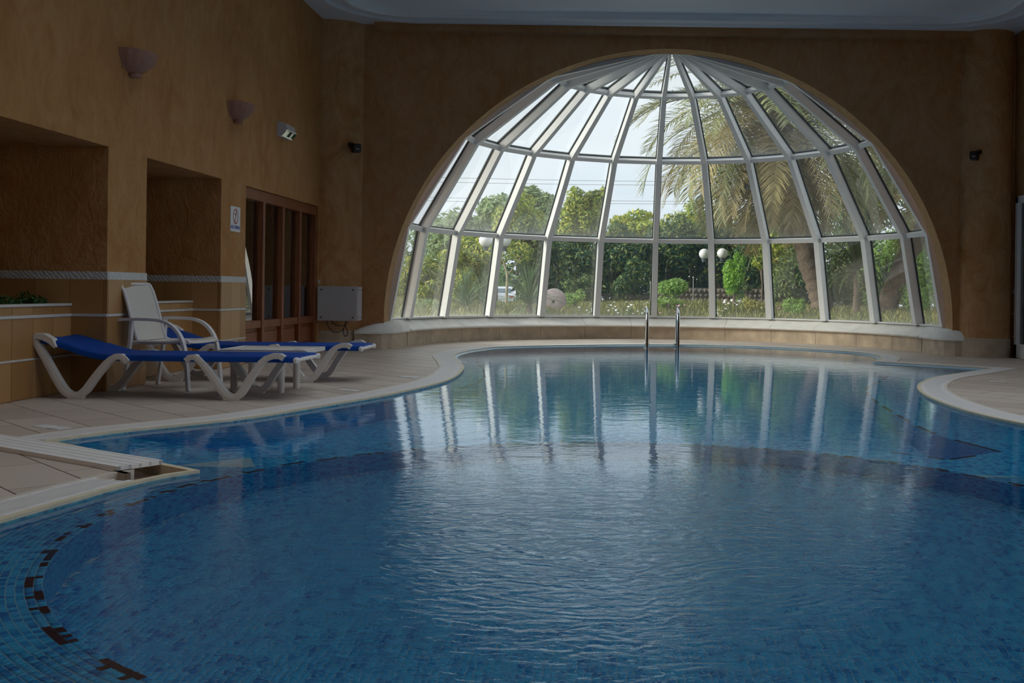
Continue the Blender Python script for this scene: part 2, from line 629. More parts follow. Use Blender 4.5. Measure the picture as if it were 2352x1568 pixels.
def tag(o, label=None, cat=None, group=None, kind=None):
    if label:
        o['label'] = label
    if cat:
        o['category'] = cat
    if group:
        o['group'] = group
    if kind:
        o['kind'] = kind
    return o


def thing(name, loc, label, cat, group=None, rz=0.0, kind=None):
    o = bpy.data.objects.new(name, None)
    o.empty_display_size = 0.1
    COL.objects.link(o)
    o.location = loc
    o.rotation_euler = (0, 0, rz)
    return tag(o, label, cat, group, kind)


def copy_tree(o, parent=None):
    c = o.copy()
    COL.objects.link(c)
    if parent is not None:
        c.parent = parent
    for ch in list(o.children):
        copy_tree(ch, c)
    return c


def np_mesh(name, verts, faces4, mat, parent=None, uv=None):
    """fast quad mesh from numpy arrays"""
    me = bpy.data.meshes.new(name)
    nv, nf = len(verts), len(faces4)
    k = faces4.shape[1]
    me.vertices.add(nv)
    me.vertices.foreach_set('co', np.asarray(verts, dtype=np.float32).ravel())
    me.loops.add(nf * k)
    me.loops.foreach_set('vertex_index', np.asarray(faces4, dtype=np.int32).ravel())
    me.polygons.add(nf)
    me.polygons.foreach_set('loop_start', np.arange(0, nf * k, k, dtype=np.int32))
    me.update(calc_edges=True)
    if mat is not None:
        me.materials.append(mat)
    return link(name, me, parent)


def catmull(pts, step):
    P = [Vector((p[0], p[1])) for p in pts]
    out = []
    for i in range(len(P) - 1):
        p0 = P[i - 1] if i > 0 else P[i] * 2 - P[i + 1]
        p1, p2 = P[i], P[i + 1]
        p3 = P[i + 2] if i + 2 < len(P) else P[i + 1] * 2 - P[i]
        n = max(1, int((p2 - p1).length / step))
        for k in range(n):
            t = k / n
            out.append(0.5 * ((2 * p1) + (-p0 + p2) * t + (2 * p0 - 5 * p1 + 4 * p2 - p3) * t * t + (-p0 + 3 * p1 - 3 * p2 + p3) * t ** 3))
    out.append(P[-1])
    return out


def inside(poly, x, y):
    r = False
    j = len(poly) - 1
    for i in range(len(poly)):
        xi, yi = poly[i][0], poly[i][1]
        xj, yj = poly[j][0], poly[j][1]
        if (yi > y) != (yj > y) and x < (xj - xi) * (y - yi) / (yj - yi) + xi:
            r = not r
        j = i
    return r


def offset_poly(poly, d):
    """move a closed outline outward (d>0); the outline runs clockwise or not, checked by area"""
    n = len(poly)
    area = sum(poly[i][0] * poly[(i + 1) % n][1] - poly[(i + 1) % n][0] * poly[i][1] for i in range(n))
    sgn = 1 if area > 0 else -1
    out = []
    for i in range(n):
        a, b, c = Vector(poly[i - 1][:2]), Vector(poly[i][:2]), Vector(poly[(i + 1) % n][:2])
        d1, d2 = (b - a), (c - b)
        if d1.length < 1e-6 or d2.length < 1e-6:
            out.append(b.copy())
            continue
        n1 = Vector((d1.y, -d1.x)).normalized() * sgn
        n2 = Vector((d2.y, -d2.x)).normalized() * sgn
        m = (n1 + n2)
        if m.length < 1e-3:
            m = n1
        m.normalize()
        k = min(1.0 / max(m.dot(n1), 0.35), 2.2)
        out.append(b + m * d * k)
    return out


def cdt(loops):
    vs, es = [], []
    for lp in loops:
        o = len(vs)
        vs += [Vector((p[0], p[1])) for p in lp]
        es += [(o + i, o + (i + 1) % len(lp)) for i in range(len(lp))]
    V, E_, F_, *_ = delaunay_2d_cdt(vs, es, [], 0, 1e-5)
    return V, F_


def region_mesh(mb, loops, test, z, flip=False):
    V, Fc = cdt(loops)
    keep = []
    for f in Fc:
        cx = sum(V[i].x for i in f) / len(f)
        cy = sum(V[i].y for i in f) / len(f)
        if test(cx, cy):
            keep.append(f)
    mb.add([(p.x, p.y, z) for p in V], keep)


def wall_strip(mb, line, z0, z1, closed=True):
    n = len(line)
    vs = [(p[0], p[1], z0) for p in line] + [(p[0], p[1], z1) for p in line]
    fs = []
    for i in range(n if closed else n - 1):
        j = (i + 1) % n
        fs.append((i, j, n + j, n + i))
    mb.add(vs, fs)


# ------------------------------------------------------------------ pool plan
WATER = -0.02
LEDGE = -0.17
BASIN_FLOOR = -0.68
DEEP_FLOOR = -1.15
RC = Vector((0.058, 4.26))
RR = 2.09
seg1 = [(-2.10, 2.95), (-2.24, 3.40), (-2.272, 3.876), (-2.235, 4.10), (-2.192, 4.355), (-2.14, 4.62), (-2.06, 4.85), (-1.97, 4.975)]
seg3 = [(-3.16, 5.86), (-3.0, 6.235), (-2.618, 6.752), (-2.443, 7.03), (-2.213, 7.643), (-1.894, 8.55), (-1.82, 8.86), (-1.65, 9.70), (-1.60, 10.5), (-1.665, 11.5), (-1.752, 12.06), (-1.955, 13.0), (-2.11, 13.7), (-2.14, 14.4), (-2.03, 15.25), (-1.671, 16.12), (-0.348, 17.0), (0.5, 17.3), (1.06, 17.4), (1.70, 17.36), (2.71, 16.95), (3.351, 16.28), (3.70, 15.69), (3.76, 15.1), (3.69, 14.55), (3.39, 13.65)]
seg5 = [(4.56, 12.70), (3.956, 11.92), (3.485, 11.32), (3.2, 10.8), (2.95, 10.19), (2.79, 9.57), (2.715, 9.05), (2.68, 8.47), (2.693, 7.95), (2.747, 7.54), (2.83, 7.22), (3.0, 6.55), (3.15, 6.1)]
seg7 = [(2.15, 5.35), (2.42, 4.8), (2.52, 4.1), (2.36, 3.2), (1.8, 2.4), (0.95, 1.95), (0.06, 1.80), (-0.95, 2.0), (-1.65, 2.4), (-2.10, 2.95)]
POOL = catmull(seg1, 0.12) + catmull(seg3, 0.14) + catmull(seg5, 0.14) + catmull(seg7, 0.14)[:-1]


def resample_corners(poly, maxlen):
    out = []
    n = len(poly)
    for i in range(n):
        a, b = poly[i], poly[(i + 1) % n]
        k = max(1, int((b - a).length / maxlen))
        for j in range(k):
            out.append(a.lerp(b, j / k))
    return out


POOL = resample_corners(POOL, 0.16)
RING = [Vector((RC.x + RR * math.cos(2 * PI * k / 128), RC.y + RR * math.sin(2 * PI * k / 128))) for k in range(128)]
mseg = [(-2.95, 6.33), (-2.62, 6.78), (-2.35, 7.25), (-2.0, 7.94), (-1.62, 8.9), (-1.38, 9.8), (-1.33, 10.5), (-1.42, 11.5), (-1.7, 13.0), (-1.85, 14.2), (-1.72, 15.2), (-1.2, 16.1), (0.0, 16.75), (1.1, 17.0), (2.3, 16.7), (3.1, 16.0), (3.4, 15.2), (3.1, 14.2), (3.0, 13.2), (3.2, 12.3), (2.85, 11.2), (2.45, 10.2), (2.25, 9.2), (2.15, 8.0), (2.12, 6.95), (2.28, 6.19)]
marc = [(RC.x + 2.45 * math.cos(a), RC.y + 2.45 * math.sin(a)) for a in np.linspace(math.radians(42), math.radians(145.6), 40)]
MAIN = resample_corners(catmull(mseg, 0.2) + [Vector(p) for p in marc], 0.2)

# ------------------------------------------------------------------ pool basin (structure)
basin = MB()
region_mesh(basin, [POOL, RING, MAIN], lambda x, y: inside(POOL, x, y) and not inside(RING, x, y) and not inside(MAIN, x, y), LEDGE)
wall_strip(basin, POOL, -0.012, LEDGE)
wall_strip(basin, RING, BASIN_FLOOR, LEDGE - 0.0)
pool_basin = basin.build('pool_basin', M['mosaic'])
tag(pool_basin, 'blue mosaic pool basin with a submerged ledge and round shallow tub', 'pool', kind='structure')
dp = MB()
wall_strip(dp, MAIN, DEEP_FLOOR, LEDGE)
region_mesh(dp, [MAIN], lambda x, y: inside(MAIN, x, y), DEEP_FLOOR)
dp.build('deep_basin', M['mosaic_deep_lit'], pool_basin)
fl = MB()
region_mesh(fl, [RING], lambda x, y: True, BASIN_FLOOR)
fl.build('basin_bed', M['mosaic_grout'], pool_basin)
lg = MB()
region_mesh(lg, [POOL, RING, MAIN], lambda x, y: inside(POOL, x, y) and not inside(RING, x, y) and not inside(MAIN, x, y) and y < 5.4, LEDGE + 0.0008)
lg.build('ledge_bed', M['mosaic_grout'], pool_basin)
PITCH = 0.025


def tile_cells(cx, cy, ang, z):
    """vectorised little mosaic tiles: (n) centres and angles -> boxes without a bottom"""
    n = len(cx)
    h = PITCH / 2 - 0.0015
    tq = np.array([(-h, -h), (h, -h), (h, h), (-h, h)])
    ca, sa = np.cos(ang), np.sin(ang)
    x = cx[:, None] + ca[:, None] * tq[:, 0] - sa[:, None] * tq[:, 1]
    y = cy[:, None] + sa[:, None] * tq[:, 0] + ca[:, None] * tq[:, 1]
    top = np.stack([x, y, np.full_like(x, z + 0.002)], 2)
    bot = np.stack([x, y, np.full_like(x, z)], 2)
    V = np.concatenate([top, bot], 1).reshape(-1, 3)
    base = np.arange(n)[:, None, None] * 8
    q = np.array([(0, 1, 2, 3), (4, 5, 1, 0), (5, 6, 2, 1), (6, 7, 3, 2), (7, 4, 0, 3)])[None]
    return V, (base + q).reshape(-1, 4)


g = np.arange(-RR, RR, PITCH) + PITCH / 2
gx, gy = np.meshgrid(RC.x + g, RC.y + g)
ok = (gx - RC.x) ** 2 + (gy - RC.y) ** 2 < (RR - 0.004) ** 2
fx, fy = gx[ok], gy[ok]
fa = np.zeros_like(fx)
rows = np.arange(RR + PITCH * 2.5, 2.75, PITCH)
lx, ly, la = [], [], []
for r in rows:
    k = int(2 * PI * r / PITCH)
    a = np.arange(k) * 2 * PI / k
    lx.append(RC.x + r * np.cos(a)); ly.append(RC.y + r * np.sin(a)); la.append(a)
lx, ly, la = map(np.concatenate, (lx, ly, la))
keep = np.array([inside(POOL, x, y) and y < 5.35 for x, y in zip(lx, ly)])
SHR = offset_poly(POOL, -0.014)
keep &= np.array([k and inside(SHR, x, y) for k, x, y in zip(keep, lx, ly)])
lx, ly, la = lx[keep], ly[keep], la[keep]
ax = np.concatenate([fx, lx]); ay = np.concatenate([fy, ly]); aa = np.concatenate([fa, la])
az = np.concatenate([np.full(len(fx), BASIN_FLOOR), np.full(len(lx), LEDGE + 0.0008)])
# the ones nearest to the eye and inside the picture become tiles of their own, the rest one carpet of mosaic
py_ = PPY + FPX * (EYE - az * 0.75) / ay
px_ = PPX + FPX * ax / ay
score = np.where((px_ > 0) & (px_ < 2352) & (py_ < 1568), ay, 99)
order = np.argsort(score)
single = order[:295]
rest = order[295:]
tile_me = MB()
V1, F1 = tile_cells(np.zeros(1), np.zeros(1), np.zeros(1), 0.0)
tile_me.add(V1, F1)
tm = tile_me.mesh('mosaic_tile', M['mosaic_one'])
for i in single:
    o = link('mosaic_tile', tm, pool_basin, (float(ax[i]), float(ay[i]), float(az[i])))
    o.rotation_euler = (0, 0, float(aa[i]))
sel_f = np.array([i for i in rest if i < len(fx)])
sel_l = np.array([i for i in rest if i >= len(fx)])
for nm, sel, z in (('floor_mosaic', sel_f, BASIN_FLOOR), ('ledge_mosaic', sel_l, LEDGE + 0.0008)):
    V1, F1 = tile_cells(ax[sel], ay[sel], aa[sel], z)
    o = np_mesh(nm, V1, F1, M['mosaic_tile'], pool_basin)
    o['kind'] = 'stuff'
# maroon marker tiles along the rim of the round tub, two broken rows
rng = random.Random(4)
mk = {}
for nm, mat in (('maroon', 'marker'), ('navy', 'marker_blue')):
    b = MB()
    b.box((-0.012, -0.0115, -0.001), (0.012, 0.0115, 0.003))
    mk[nm] = b.mesh('marker_tile', M[mat])
nring = int(2 * PI * (RR + 0.0125) / PITCH)
i = 0
count = 0
mset = set()
while i < nring:
    run = rng.randint(3, 9)
    gap = rng.randint(2, 5)
    for k in range(run):
        for row in (0, 1):
            if i + k < nring and rng.random() < (0.86 if row == (i // 11) % 2 else 0.30):
                mset.add((i + k, row))
    i += run + gap
mlist = [(2 * PI * k / nring, row) for k in range(nring) for row in (0, 1) if (k, row) in mset]
blank = [(2 * PI * k / nring, row) for k in range(nring) for row in (0, 1) if (k, row) not in mset]
ba = np.array([a for a, r_ in blank]); br = RR + PITCH * (np.array([r_ for a, r_ in blank]) + 0.5)
V1, F1 = tile_cells(RC.x + br * np.cos(ba), RC.y + br * np.sin(ba), ba, LEDGE + 0.0008)
o = np_mesh('rim_mosaic', V1, F1, M['mosaic_tile'], pool_basin)
o['kind'] = 'stuff'
for a, row in mlist:
    r = RR + PITCH * (row + 0.5)
    x, y = RC.x + r * math.cos(a), RC.y + r * math.sin(a)
    if y < 1.9:
        continue
    if count < 298:
        o = link('marker_tile', mk['maroon' if math.sin(a * 7) > -0.6 else 'navy'], pool_basin, (x, y, LEDGE + 0.001))
        o.rotation_euler = (0, 0, a)
        count += 1
# dark marker row on the rim of the deep pool: 10 cm strips, broken
run = MB()
for i in range(0, len(MAIN) - 42):
    if i % 3 == 2:
        continue
    a, b = MAIN[i], MAIN[i + 1]
    d = (b - a)
    if d.length < 0.03:
        continue
    d.normalize()
    nrm = Vector((-d.y, d.x))
    p = [a, b, b + nrm * 0.03, a + nrm * 0.03]
    run.add([(q.x, q.y, LEDGE + 0.002) for q in p], [(0, 1, 2, 3)])
o = run.build('rim_marker_row', M['marker_blue'], pool_basin)
o['kind'] = 'stuff'
# pale wet edge of the mosaic under the lip
eb = MB()
inn = offset_poly(POOL, -0.10)
n = len(POOL)
eb.add([(p.x, p.y, -0.009) for p in POOL] + [(p.x, p.y, WATER - 0.015) for p in inn], [(i, (i + 1) % n, n + (i + 1) % n, n + i) for i in range(n) if POOL[i].y > 12.6])
eb.build('tiled_edge', M['pool_edge'], pool_basin)

wt = MB()
region_mesh(wt, [offset_poly(POOL, 0.002)], lambda x, y: inside(POOL, x, y), WATER)
pool_water = wt.build('pool_water', M['water'])
for p in pool_water.data.polygons:
    pass
bmw = bmesh.new(); bmw.from_mesh(pool_water.data)
for f in bmw.faces:
    if f.normal.z < 0:
        f.normal_flip()
bmw.to_mesh(pool_water.data); bmw.free()
tag(pool_water, 'rippled clear pool water reflecting the glass dome', 'water', kind='structure')

# ------------------------------------------------------------------ coping: lip, overflow grating, border
LIP, GW = 0.035, 0.215
P_LIP = offset_poly(POOL, LIP)
P_GR = offset_poly(POOL, LIP + GW)
P_OUT = offset_poly(POOL, LIP + GW + 0.03)


def band(mb, a, b, z0, z1):
    n = len(a)
    vs = [(p[0], p[1], z1) for p in a] + [(p[0], p[1], z1) for p in b] + [(p[0], p[1], z0) for p in a] + [(p[0], p[1], z0) for p in b]
    fs = []
    for i in range(n):
        j = (i + 1) % n
        fs += [(i, j, n + j, n + i), (2 * n + i, 2 * n + j, j, i), (n + i, n + j, 3 * n + j, 3 * n + i)]
    mb.add(vs, fs)


coping = thing('pool_coping', (0, 0, 0), 'pool edge with white overflow grating between beige lip and border', 'coping', kind='structure')
b = MB(); band(b, POOL, P_LIP, -0.06, 0.002); b.build('lip', M['lip'], coping)
b = MB(); band(b, P_GR, P_OUT, -0.06, 0.003); b.build('border', M['border'], coping)
b = MB(); band(b, P_LIP, P_GR, -0.08, -0.055); b.build('gutter', M['gutter'], coping)
# grating panels: bars across the channel in about half metre lengths
cum = [0.0]
for i in range(len(POOL)):
    cum.append(cum[-1] + (POOL[(i + 1) % len(POOL)] - POOL[i]).length)
TOT = cum[-1]


def rail_at(s):
    s %= TOT
    k = int(np.searchsorted(cum, s, side='right')) - 1
    k = min(k, len(POOL) - 1)
    t = (s - cum[k]) / max(1e-6, cum[k + 1] - cum[k])
    j = (k + 1) % len(POOL)
    return P_LIP[k].lerp(P_LIP[j], t), P_GR[k].lerp(P_GR[j], t)


tip_i = min(range(len(POOL)), key=lambda i: (POOL[i] - Vector((-1.97, 4.975))).length)
notch_i = min(range(len(POOL)), key=lambda i: (POOL[i] - Vector((-3.16, 5.86))).length)
s_tip, s_notch = cum[tip_i], cum[notch_i]
npan = int(TOT / 0.5)
plen = TOT / npan
for k in range(npan):
    s0 = k * plen
    mb = MB()
    nb = int(plen / 0.0125)
    used = False
    for q in range(nb):
        s = s0 + (q + 0.15) * plen / nb
        e = s0 + (q + 0.78) * plen / nb
        if s_tip - 0.36 < s < s_notch + 0.02:
            continue
        a0, a1 = rail_at(s)
        b0, b1 = rail_at(e)
        if (a0 - b0).length > 0.03 or (a1 - b1).length > 0.08:
            continue
        used = True
        vs = [(a0.x, a0.y, 0.003), (a1.x, a1.y, 0.003), (b1.x, b1.y, 0.003), (b0.x, b0.y, 0.003), (a0.x, a0.y, -0.022), (a1.x, a1.y, -0.022), (b1.x, b1.y, -0.022), (b0.x, b0.y, -0.022)]
        mb.add(vs, [(0, 3, 2, 1), (0, 1, 5, 4), (3, 7, 6, 2), (0, 4, 7, 3), (1, 2, 6, 5)])
    for t0, t1 in ((0.0, 0.14), (0.46, 0.54), (0.86, 1.0)):   # runners tying the bars
        for q in range(4):
            s, e = s0 + q * plen / 4 + 0.004, s0 + (q + 1) * plen / 4 - (0.004 if q == 3 else 0)
            if s_tip - 0.36 < s < s_notch + 0.02:
                continue
            a0, a1 = rail_at(s)
            b0, b1 = rail_at(e)
            c = [a0.lerp(a1, t0), a0.lerp(a1, t1), b0.lerp(b1, t1), b0.lerp(b1, t0)]
            if (c[1] - c[2]).length > 0.24:
                continue
            zt = 0.0025 if t0 != 0.46 else 0.0
            mb.add([(p.x, p.y, zt) for p in c], [(0, 3, 2, 1)])
    if used:
        mb.build('grate_panel', M['grate'], coping)
# loose white grating lying along the straight cut of the channel, a little lifted
A = on_z(373, 1067); B = on_z(60, 1016)
d = Vector((B.x - A.x, B.y - A.y)); Lg = d.length + 0.35; d.normalize()
nn = Vector((-d.y, d.x))
if nn.dot(Vector((-1, -1))) < 0:
    nn = -nn
loose = thing('loose_grating', (A.x, A.y, 0.006), 'white perforated grating lying loose beside the pointed deck corner', 'grating')
mb = MB()
nb = int(Lg / 0.012)
for q in range(nb):
    a, e = q * Lg / nb, (q + 0.66) * Lg / nb
    c = [d * a, d * e, d * e + nn * 0.235, d * a + nn * 0.235]
    vs = [(p.x, p.y, 0.016) for p in c] + [(p.x, p.y, -0.004) for p in c]
    mb.add(vs, [(0, 1, 2, 3), (0, 4, 5, 1), (1, 5, 6, 2), (2, 6, 7, 3), (3, 7, 4, 0)])
mb.build('bars', M['grate'], loose)
mb = MB()
for w0, w1 in ((0, 0.018), (0.06, 0.072), (0.112, 0.124), (0.166, 0.178), (0.217, 0.237)):
    c = [nn * w0, nn * w0 + d * Lg, nn * w1 + d * Lg, nn * w1]
    vs = [(p.x, p.y, 0.0175) for p in c] + [(p.x, p.y, -0.005) for p in c]
    mb.add(vs, [(0, 1, 2, 3), (0, 4, 5, 1), (1, 5, 6, 2), (2, 6, 7, 3), (3, 7, 4, 0)])
mb.build('runner', M['grate'], loose)

# ------------------------------------------------------------------ floor: deck tiles at 45 degrees
XL, XR, YB, YF = -4.18, 5.74, 15.05, -5.0
ROOMPOLY = [Vector(p) for p in ((-5.4, YF), (XR + 0.3, YF), (XR + 0.3, 20.2), (-5.4, 20.2))]
fb = MB()
region_mesh(fb, [ROOMPOLY, P_OUT], lambda x, y: not inside(P_OUT, x, y), -0.006)
floor = fb.build('floor', M['grout'])
tag(floor, 'pool deck of beige stone tiles laid diagonally', 'floor', kind='structure')
TW, TL, JT = 0.32, 0.64, 0.004
e1 = Vector((1, -1)).normalized()
e2 = Vector((1, 1)).normalized()
tiles = []
OX = Vector((-3.94, 6.71))
for j in range(-40, 50):
    for i in range(-30, 30):
        o = OX + e2 * (j * TW) + e1 * (i * TL + (j % 2) * TL / 2)
        q = [o + e1 * JT + e2 * JT, o + e1 * (TL - JT) + e2 * JT, o + e1 * (TL - JT) + e2 * (TW - JT), o + e1 * JT + e2 * (TW - JT)]
        cx, cy = sum(p.x for p in q) / 4, sum(p.y for p in q) / 4
        if not (-4.6 < cx < XR + 0.1 and 1.2 < cy < 19.6):
            continue
        px = PPX + FPX * cx / cy
        off = px < -60 or px > 2420
        if px < -900 or px > 3400:
            continue
        if math.hypot(cx - 0.77, cy - 15.3) > 4.6 and cy > 15.6:
            continue
        ins = [inside(P_OUT, p.x, p.y) for p in q] + [inside(P_OUT, cx, cy)]
        if all(ins):
            continue
        tiles.append((q, any(ins), off))


def bmd(q):
    return sum(p.y for p in q) / 4


tiles.sort(key=lambda t: (t[2], bmd(t[0])))
P_T = offset_poly(POOL, LIP + GW + 0.034)
flag = MB()
ntile = 0
for q, cut, off in tiles:
    mb = MB()
    near = [p for p in P_T if min((p - v).length for v in q) < 1.2]
    if not cut and not any(inside([tuple(v) for v in q], p.x, p.y) for p in near):
        mb.add([(p.x, p.y, 0.0) for p in q] + [(p.x, p.y, -0.008) for p in q], [(0, 1, 2, 3), (0, 4, 5, 1), (1, 5, 6, 2), (2, 6, 7, 3), (3, 7, 4, 0)])
    else:
        V, Fc = cdt([q, P_T])
        keepf = []
        for f in Fc:
            cx = sum(V[i].x for i in f) / 3
            cy = sum(V[i].y for i in f) / 3
            if inside(q, cx, cy) and not inside(P_T, cx, cy):
                keepf.append(tuple(f))
        if not keepf:
            continue
        ids = sorted({i for f in keepf for i in f})
        mp = {a: k for k, a in enumerate(ids)}
        fs = [tuple(mp[i] for i in f) for f in keepf]
        m = len(ids)
        cnt = {}
        for f in fs:
            for a in range(3):
                e = (f[a], f[(a + 1) % 3])
                cnt[e] = 1
        side = [(b_, a_, a_ + m, b_ + m) for (a_, b_) in cnt if (b_, a_) not in cnt]
        mb.add([(V[i].x, V[i].y, 0.0) for i in ids] + [(V[i].x, V[i].y, -0.008) for i in ids], fs + side)
    if ntile < 298:
        mb.build('tile', M['deck'], floor)
        ntile += 1
    else:
        flag.add(mb.v, mb.f)
if flag.v:
    o = flag.build('far_tiles', M['deck'], floor)
    o['kind'] = 'stuff'
# pale strips let into the deck beside the coping: depth marks
for k, (x, y, w) in enumerate(((118, 981, 0.26), (800, 896, 0.22), (940, 866, 0.22), (2290, 876, 0.2))):
    p = on_z(x, y)
    mb = MB()
    Mx = Matrix.Translation(p) @ Matrix.Rotation(-0.5 if k < 3 else 0.3, 4, 'Z')
    mb.box((-w / 2, -0.045, 0.0005), (-0.012, 0.045, 0.004), Mx)
    mb.box((0.012, -0.045, 0.0005), (w / 2, 0.045, 0.004), Mx)
    mb.build('depth_plate', M['sign'], floor)

# ------------------------------------------------------------------ left wall, niches, tiles
WT = 1.35
wall_left = MB()
TOPZ = 4.95
NZ = 2.01
N1, P1a, P1b, P2a, P2b, D0, D1 = 6.83, 8.575, 9.28, 11.03, 11.765, 11.765, 14.62
wall_left.box((XL - WT, YF - 0.3, NZ), (XL, 15.7, TOPZ))
wall_left.box((XL - WT, YF - 0.3, 0), (XL, N1, NZ))
wall_left.box((XL - WT, P1a, 0), (XL, P1b, NZ))
wall_left.box((XL - WT, P2a, 0), (XL, P2b, NZ))
wall_left.box((XL - WT, D1, 0), (XL, 15.7, NZ))
wall_left.box((XL - WT - 0.1, YF - 0.3, 0), (XL - WT + 0.02, D0, TOPZ))
wall_left.box((XL - WT - 0.1, D0, 0), (XL - WT + 0.02, 15.7, TOPZ))
wl_o = wall_left.build('wall_left', M['plaster'])
tag(wl_o, 'tall ochre plastered side wall with two deep niches', 'wall', kind='structure')
TT = 0.014
ROWS = ((0.006, 0.290), (0.309, 0.611), (0.640, 0.919))


def tile_run(axis, fixed, a0, a1, zrows, outward, parent, mat, width, start=None, name='tile'):
    """tiles on a vertical face; axis 'y' = face normal along x, 'x' = face normal along y"""
    edges = []
    s = a0 if start is None else start
    while s > a0 + 1e-6:
        s -= width
    while s < a1 - 1e-6:
        e = min(s + width, a1)
        edges.append((max(s, a0), e))
        s += width
    for z0, z1 in zrows:
        for s, e in edges:
            if e - s < 0.012:
                continue
            mb = MB()
            g_ = 0.0016
            if axis == 'y':
                mb.box((fixed, s + g_, z0), (fixed + outward * TT, e - g_, z1))
            else:
                mb.box((s + g_, fixed, z0), (e - g_, fixed + outward * TT, z1))
            mb.build(name, M[mat], parent)


def clad(axis, fixed, a0, a1, outward, parent, rows=ROWS, bandz=True, start=None):
    tile_run(axis, fixed, a0, a1, rows, outward, parent, 'tile_ochre', 0.28, start)
    lz = [z for z in ((0.291, 0.308), (0.613, 0.638)) if z[1] < rows[-1][1] + 0.05]
    for z0, z1 in lz:
        mb = MB()
        if axis == 'y':
            mb.cbox((fixed, a0, z0), (fixed + outward * (TT + 0.006), a1, z1), 0.004)
        else:
            mb.cbox((a0, fixed, z0), (a1, fixed + outward * (TT + 0.006), z1), 0.004)
        mb.build('liner', M['white_tile'], parent)
    if bandz:
        tile_run(axis, fixed, a0, a1, ((0.920, 0.984),), outward, parent, 'band', 0.20, start, 'border_tile')


clad('y', XL, P1a, P1b, 1, wl_o)
clad('y', XL, P2a, P2b, 1, wl_o)
clad('x', P1a, XL - 1.2, XL + TT, -1, wl_o, start=XL - 0.30)
clad('x', P2a, XL - 1.2, XL + TT, -1, wl_o, start=XL - 0.30)
# liner stub by the column
mb = MB(); mb.box((XL, D1 + 0.03, 0.92), (XL + 0.012, 14.85, 0.986)); mb.build('border_tile', M['band'], wl_o)
# planters built into the niches
PX = -4.475
for k, (ya, yb) in enumerate(((N1, P1a - TT), (P1b, P2a - TT))):
    pl = thing('planter', (PX, (ya + yb) / 2, 0), ('tiled planter with a white rim built into the nearer wall niche' if k == 0 else 'tiled planter with a white rim built into the niche beside the wooden door'), 'planter')
    sub = pl
    mb = MB()
    mb.box((-0.10, ya - (ya + yb) / 2, 0), (0, yb - (ya + yb) / 2, 0.70))
    mb.build('body', M['plaster'], sub)
    mb = MB(); mb.cbox((-0.11, ya - (ya + yb) / 2, 0.70), (0.022, yb - (ya + yb) / 2, 0.722), 0.005)
    mb.build('rim', M['white_tile'], sub)
    mb = MB(); mb.box((-0.9, ya - (ya + yb) / 2, 0.5), (-0.10, yb - (ya + yb) / 2, 0.66)); mb.build('soil', M['soil'], sub)
    c = (ya + yb) / 2
    for z0, z1 in ((0.006, 0.290), (0.309, 0.611), (0.640, 0.696)):
        s = yb - c
        while s > ya - c + 0.02:
            e = max(s - 0.278, ya - c)
            mb = MB(); mb.box((0, e + 0.0016, z0), (TT, s - 0.0016, z1)); mb.build('tile', M['tile_ochre'], sub)
            s -= 0.28
    for z0, z1 in ((0.291, 0.308), (0.613, 0.638)):
        mb = MB(); mb.cbox((0, ya - c, z0), (TT + 0.006, yb - c, z1), 0.004); mb.build('liner', M['white_tile'], sub)

# ------------------------------------------------------------------ other room walls
dark_back = MB()
dark_back.box((XL - WT - 0.1, YF - 0.3, 0), (XR + 0.4, YF, TOPZ))
o = dark_back.build('wall_front', M['plaster']); tag(o, 'ochre plastered end wall behind the viewer', 'wall', kind='structure')
wr = MB()
GLZ = ((-0.5, 2.8), (3.2, 6.5), (6.9, 10.2))      # openings for the unseen windows added to brighten the hall from the right
ZS, ZH = 0.25, 4.35
ye = [YF] + [v for g_ in GLZ for v in g_] + [11.14]
for k in range(0, len(ye), 2):
    wr.box((XR, ye[k], ZS), (XR + 0.35, ye[k + 1], ZH))
wr.box((XR, YF, 0), (XR + 0.35, 11.14, ZS))
wr.box((XR, YF, ZH), (XR + 0.35, 11.14, TOPZ))
wr.box((XR, 14.93, 0), (XR + 0.35, 16.1, TOPZ))
wr.box((XR, 11.14, 2.30), (XR + 0.35, 14.93, TOPZ))
wall_right = wr.build('wall_right', M['plaster']); tag(wall_right, 'ochre plastered wall with a white framed glass door', 'wall', kind='structure')
for z0, z1, m_, nm in ((0.291, 0.308, 'white_tile', 'liner'), (0.613, 0.638, 'white_tile', 'liner'), (0.92, 0.984, 'band', 'border_tile')):
    mb = MB(); mb.cbox((XR - 0.02, 14.96, z0), (XR, 15.12, z1), 0.003); mb.build(nm, M[m_], wall_right)
for z0, z1 in ROWS:
    mb = MB(); mb.box((XR - TT, 14.96, z0), (XR, 15.12, z1)); mb.build('tile', M['tile_ochre'], wall_right)

# back wall with the great arch, in its own slightly turned frame
AO = Vector((0.77, YB))
BA = 0.012
eu = Vector((math.cos(BA), math.sin(BA)))
ev = Vector((-math.sin(BA), math.cos(BA)))


def B3(u, v, z):
    p = AO + eu * u + ev * v
    return Vector((p.x, p.y, z))


ARU, ARZ, AZ0 = 4.10, 3.975, 0.40
WTH = 0.33
mb = MB()
NA = 72
arc = [(ARU * math.cos(PI * k / NA), AZ0 + ARZ * math.sin(PI * k / NA)) for k in range(NA + 1)]
arc = [(ARU, 0.0)] + arc + [(-ARU, 0.0)]


def outer(u, z):
    """point of the wall's outer rectangle on the ray from the arch centre"""
    U, Z = 5.45, TOPZ
    if z <= AZ0:
        return (math.copysign(U, u), z)
    du, dz = u, z - AZ0
    t = min(U / abs(du) if abs(du) > 1e-6 else 1e9, (Z - AZ0) / dz)
    return (du * t, AZ0 + dz * t)


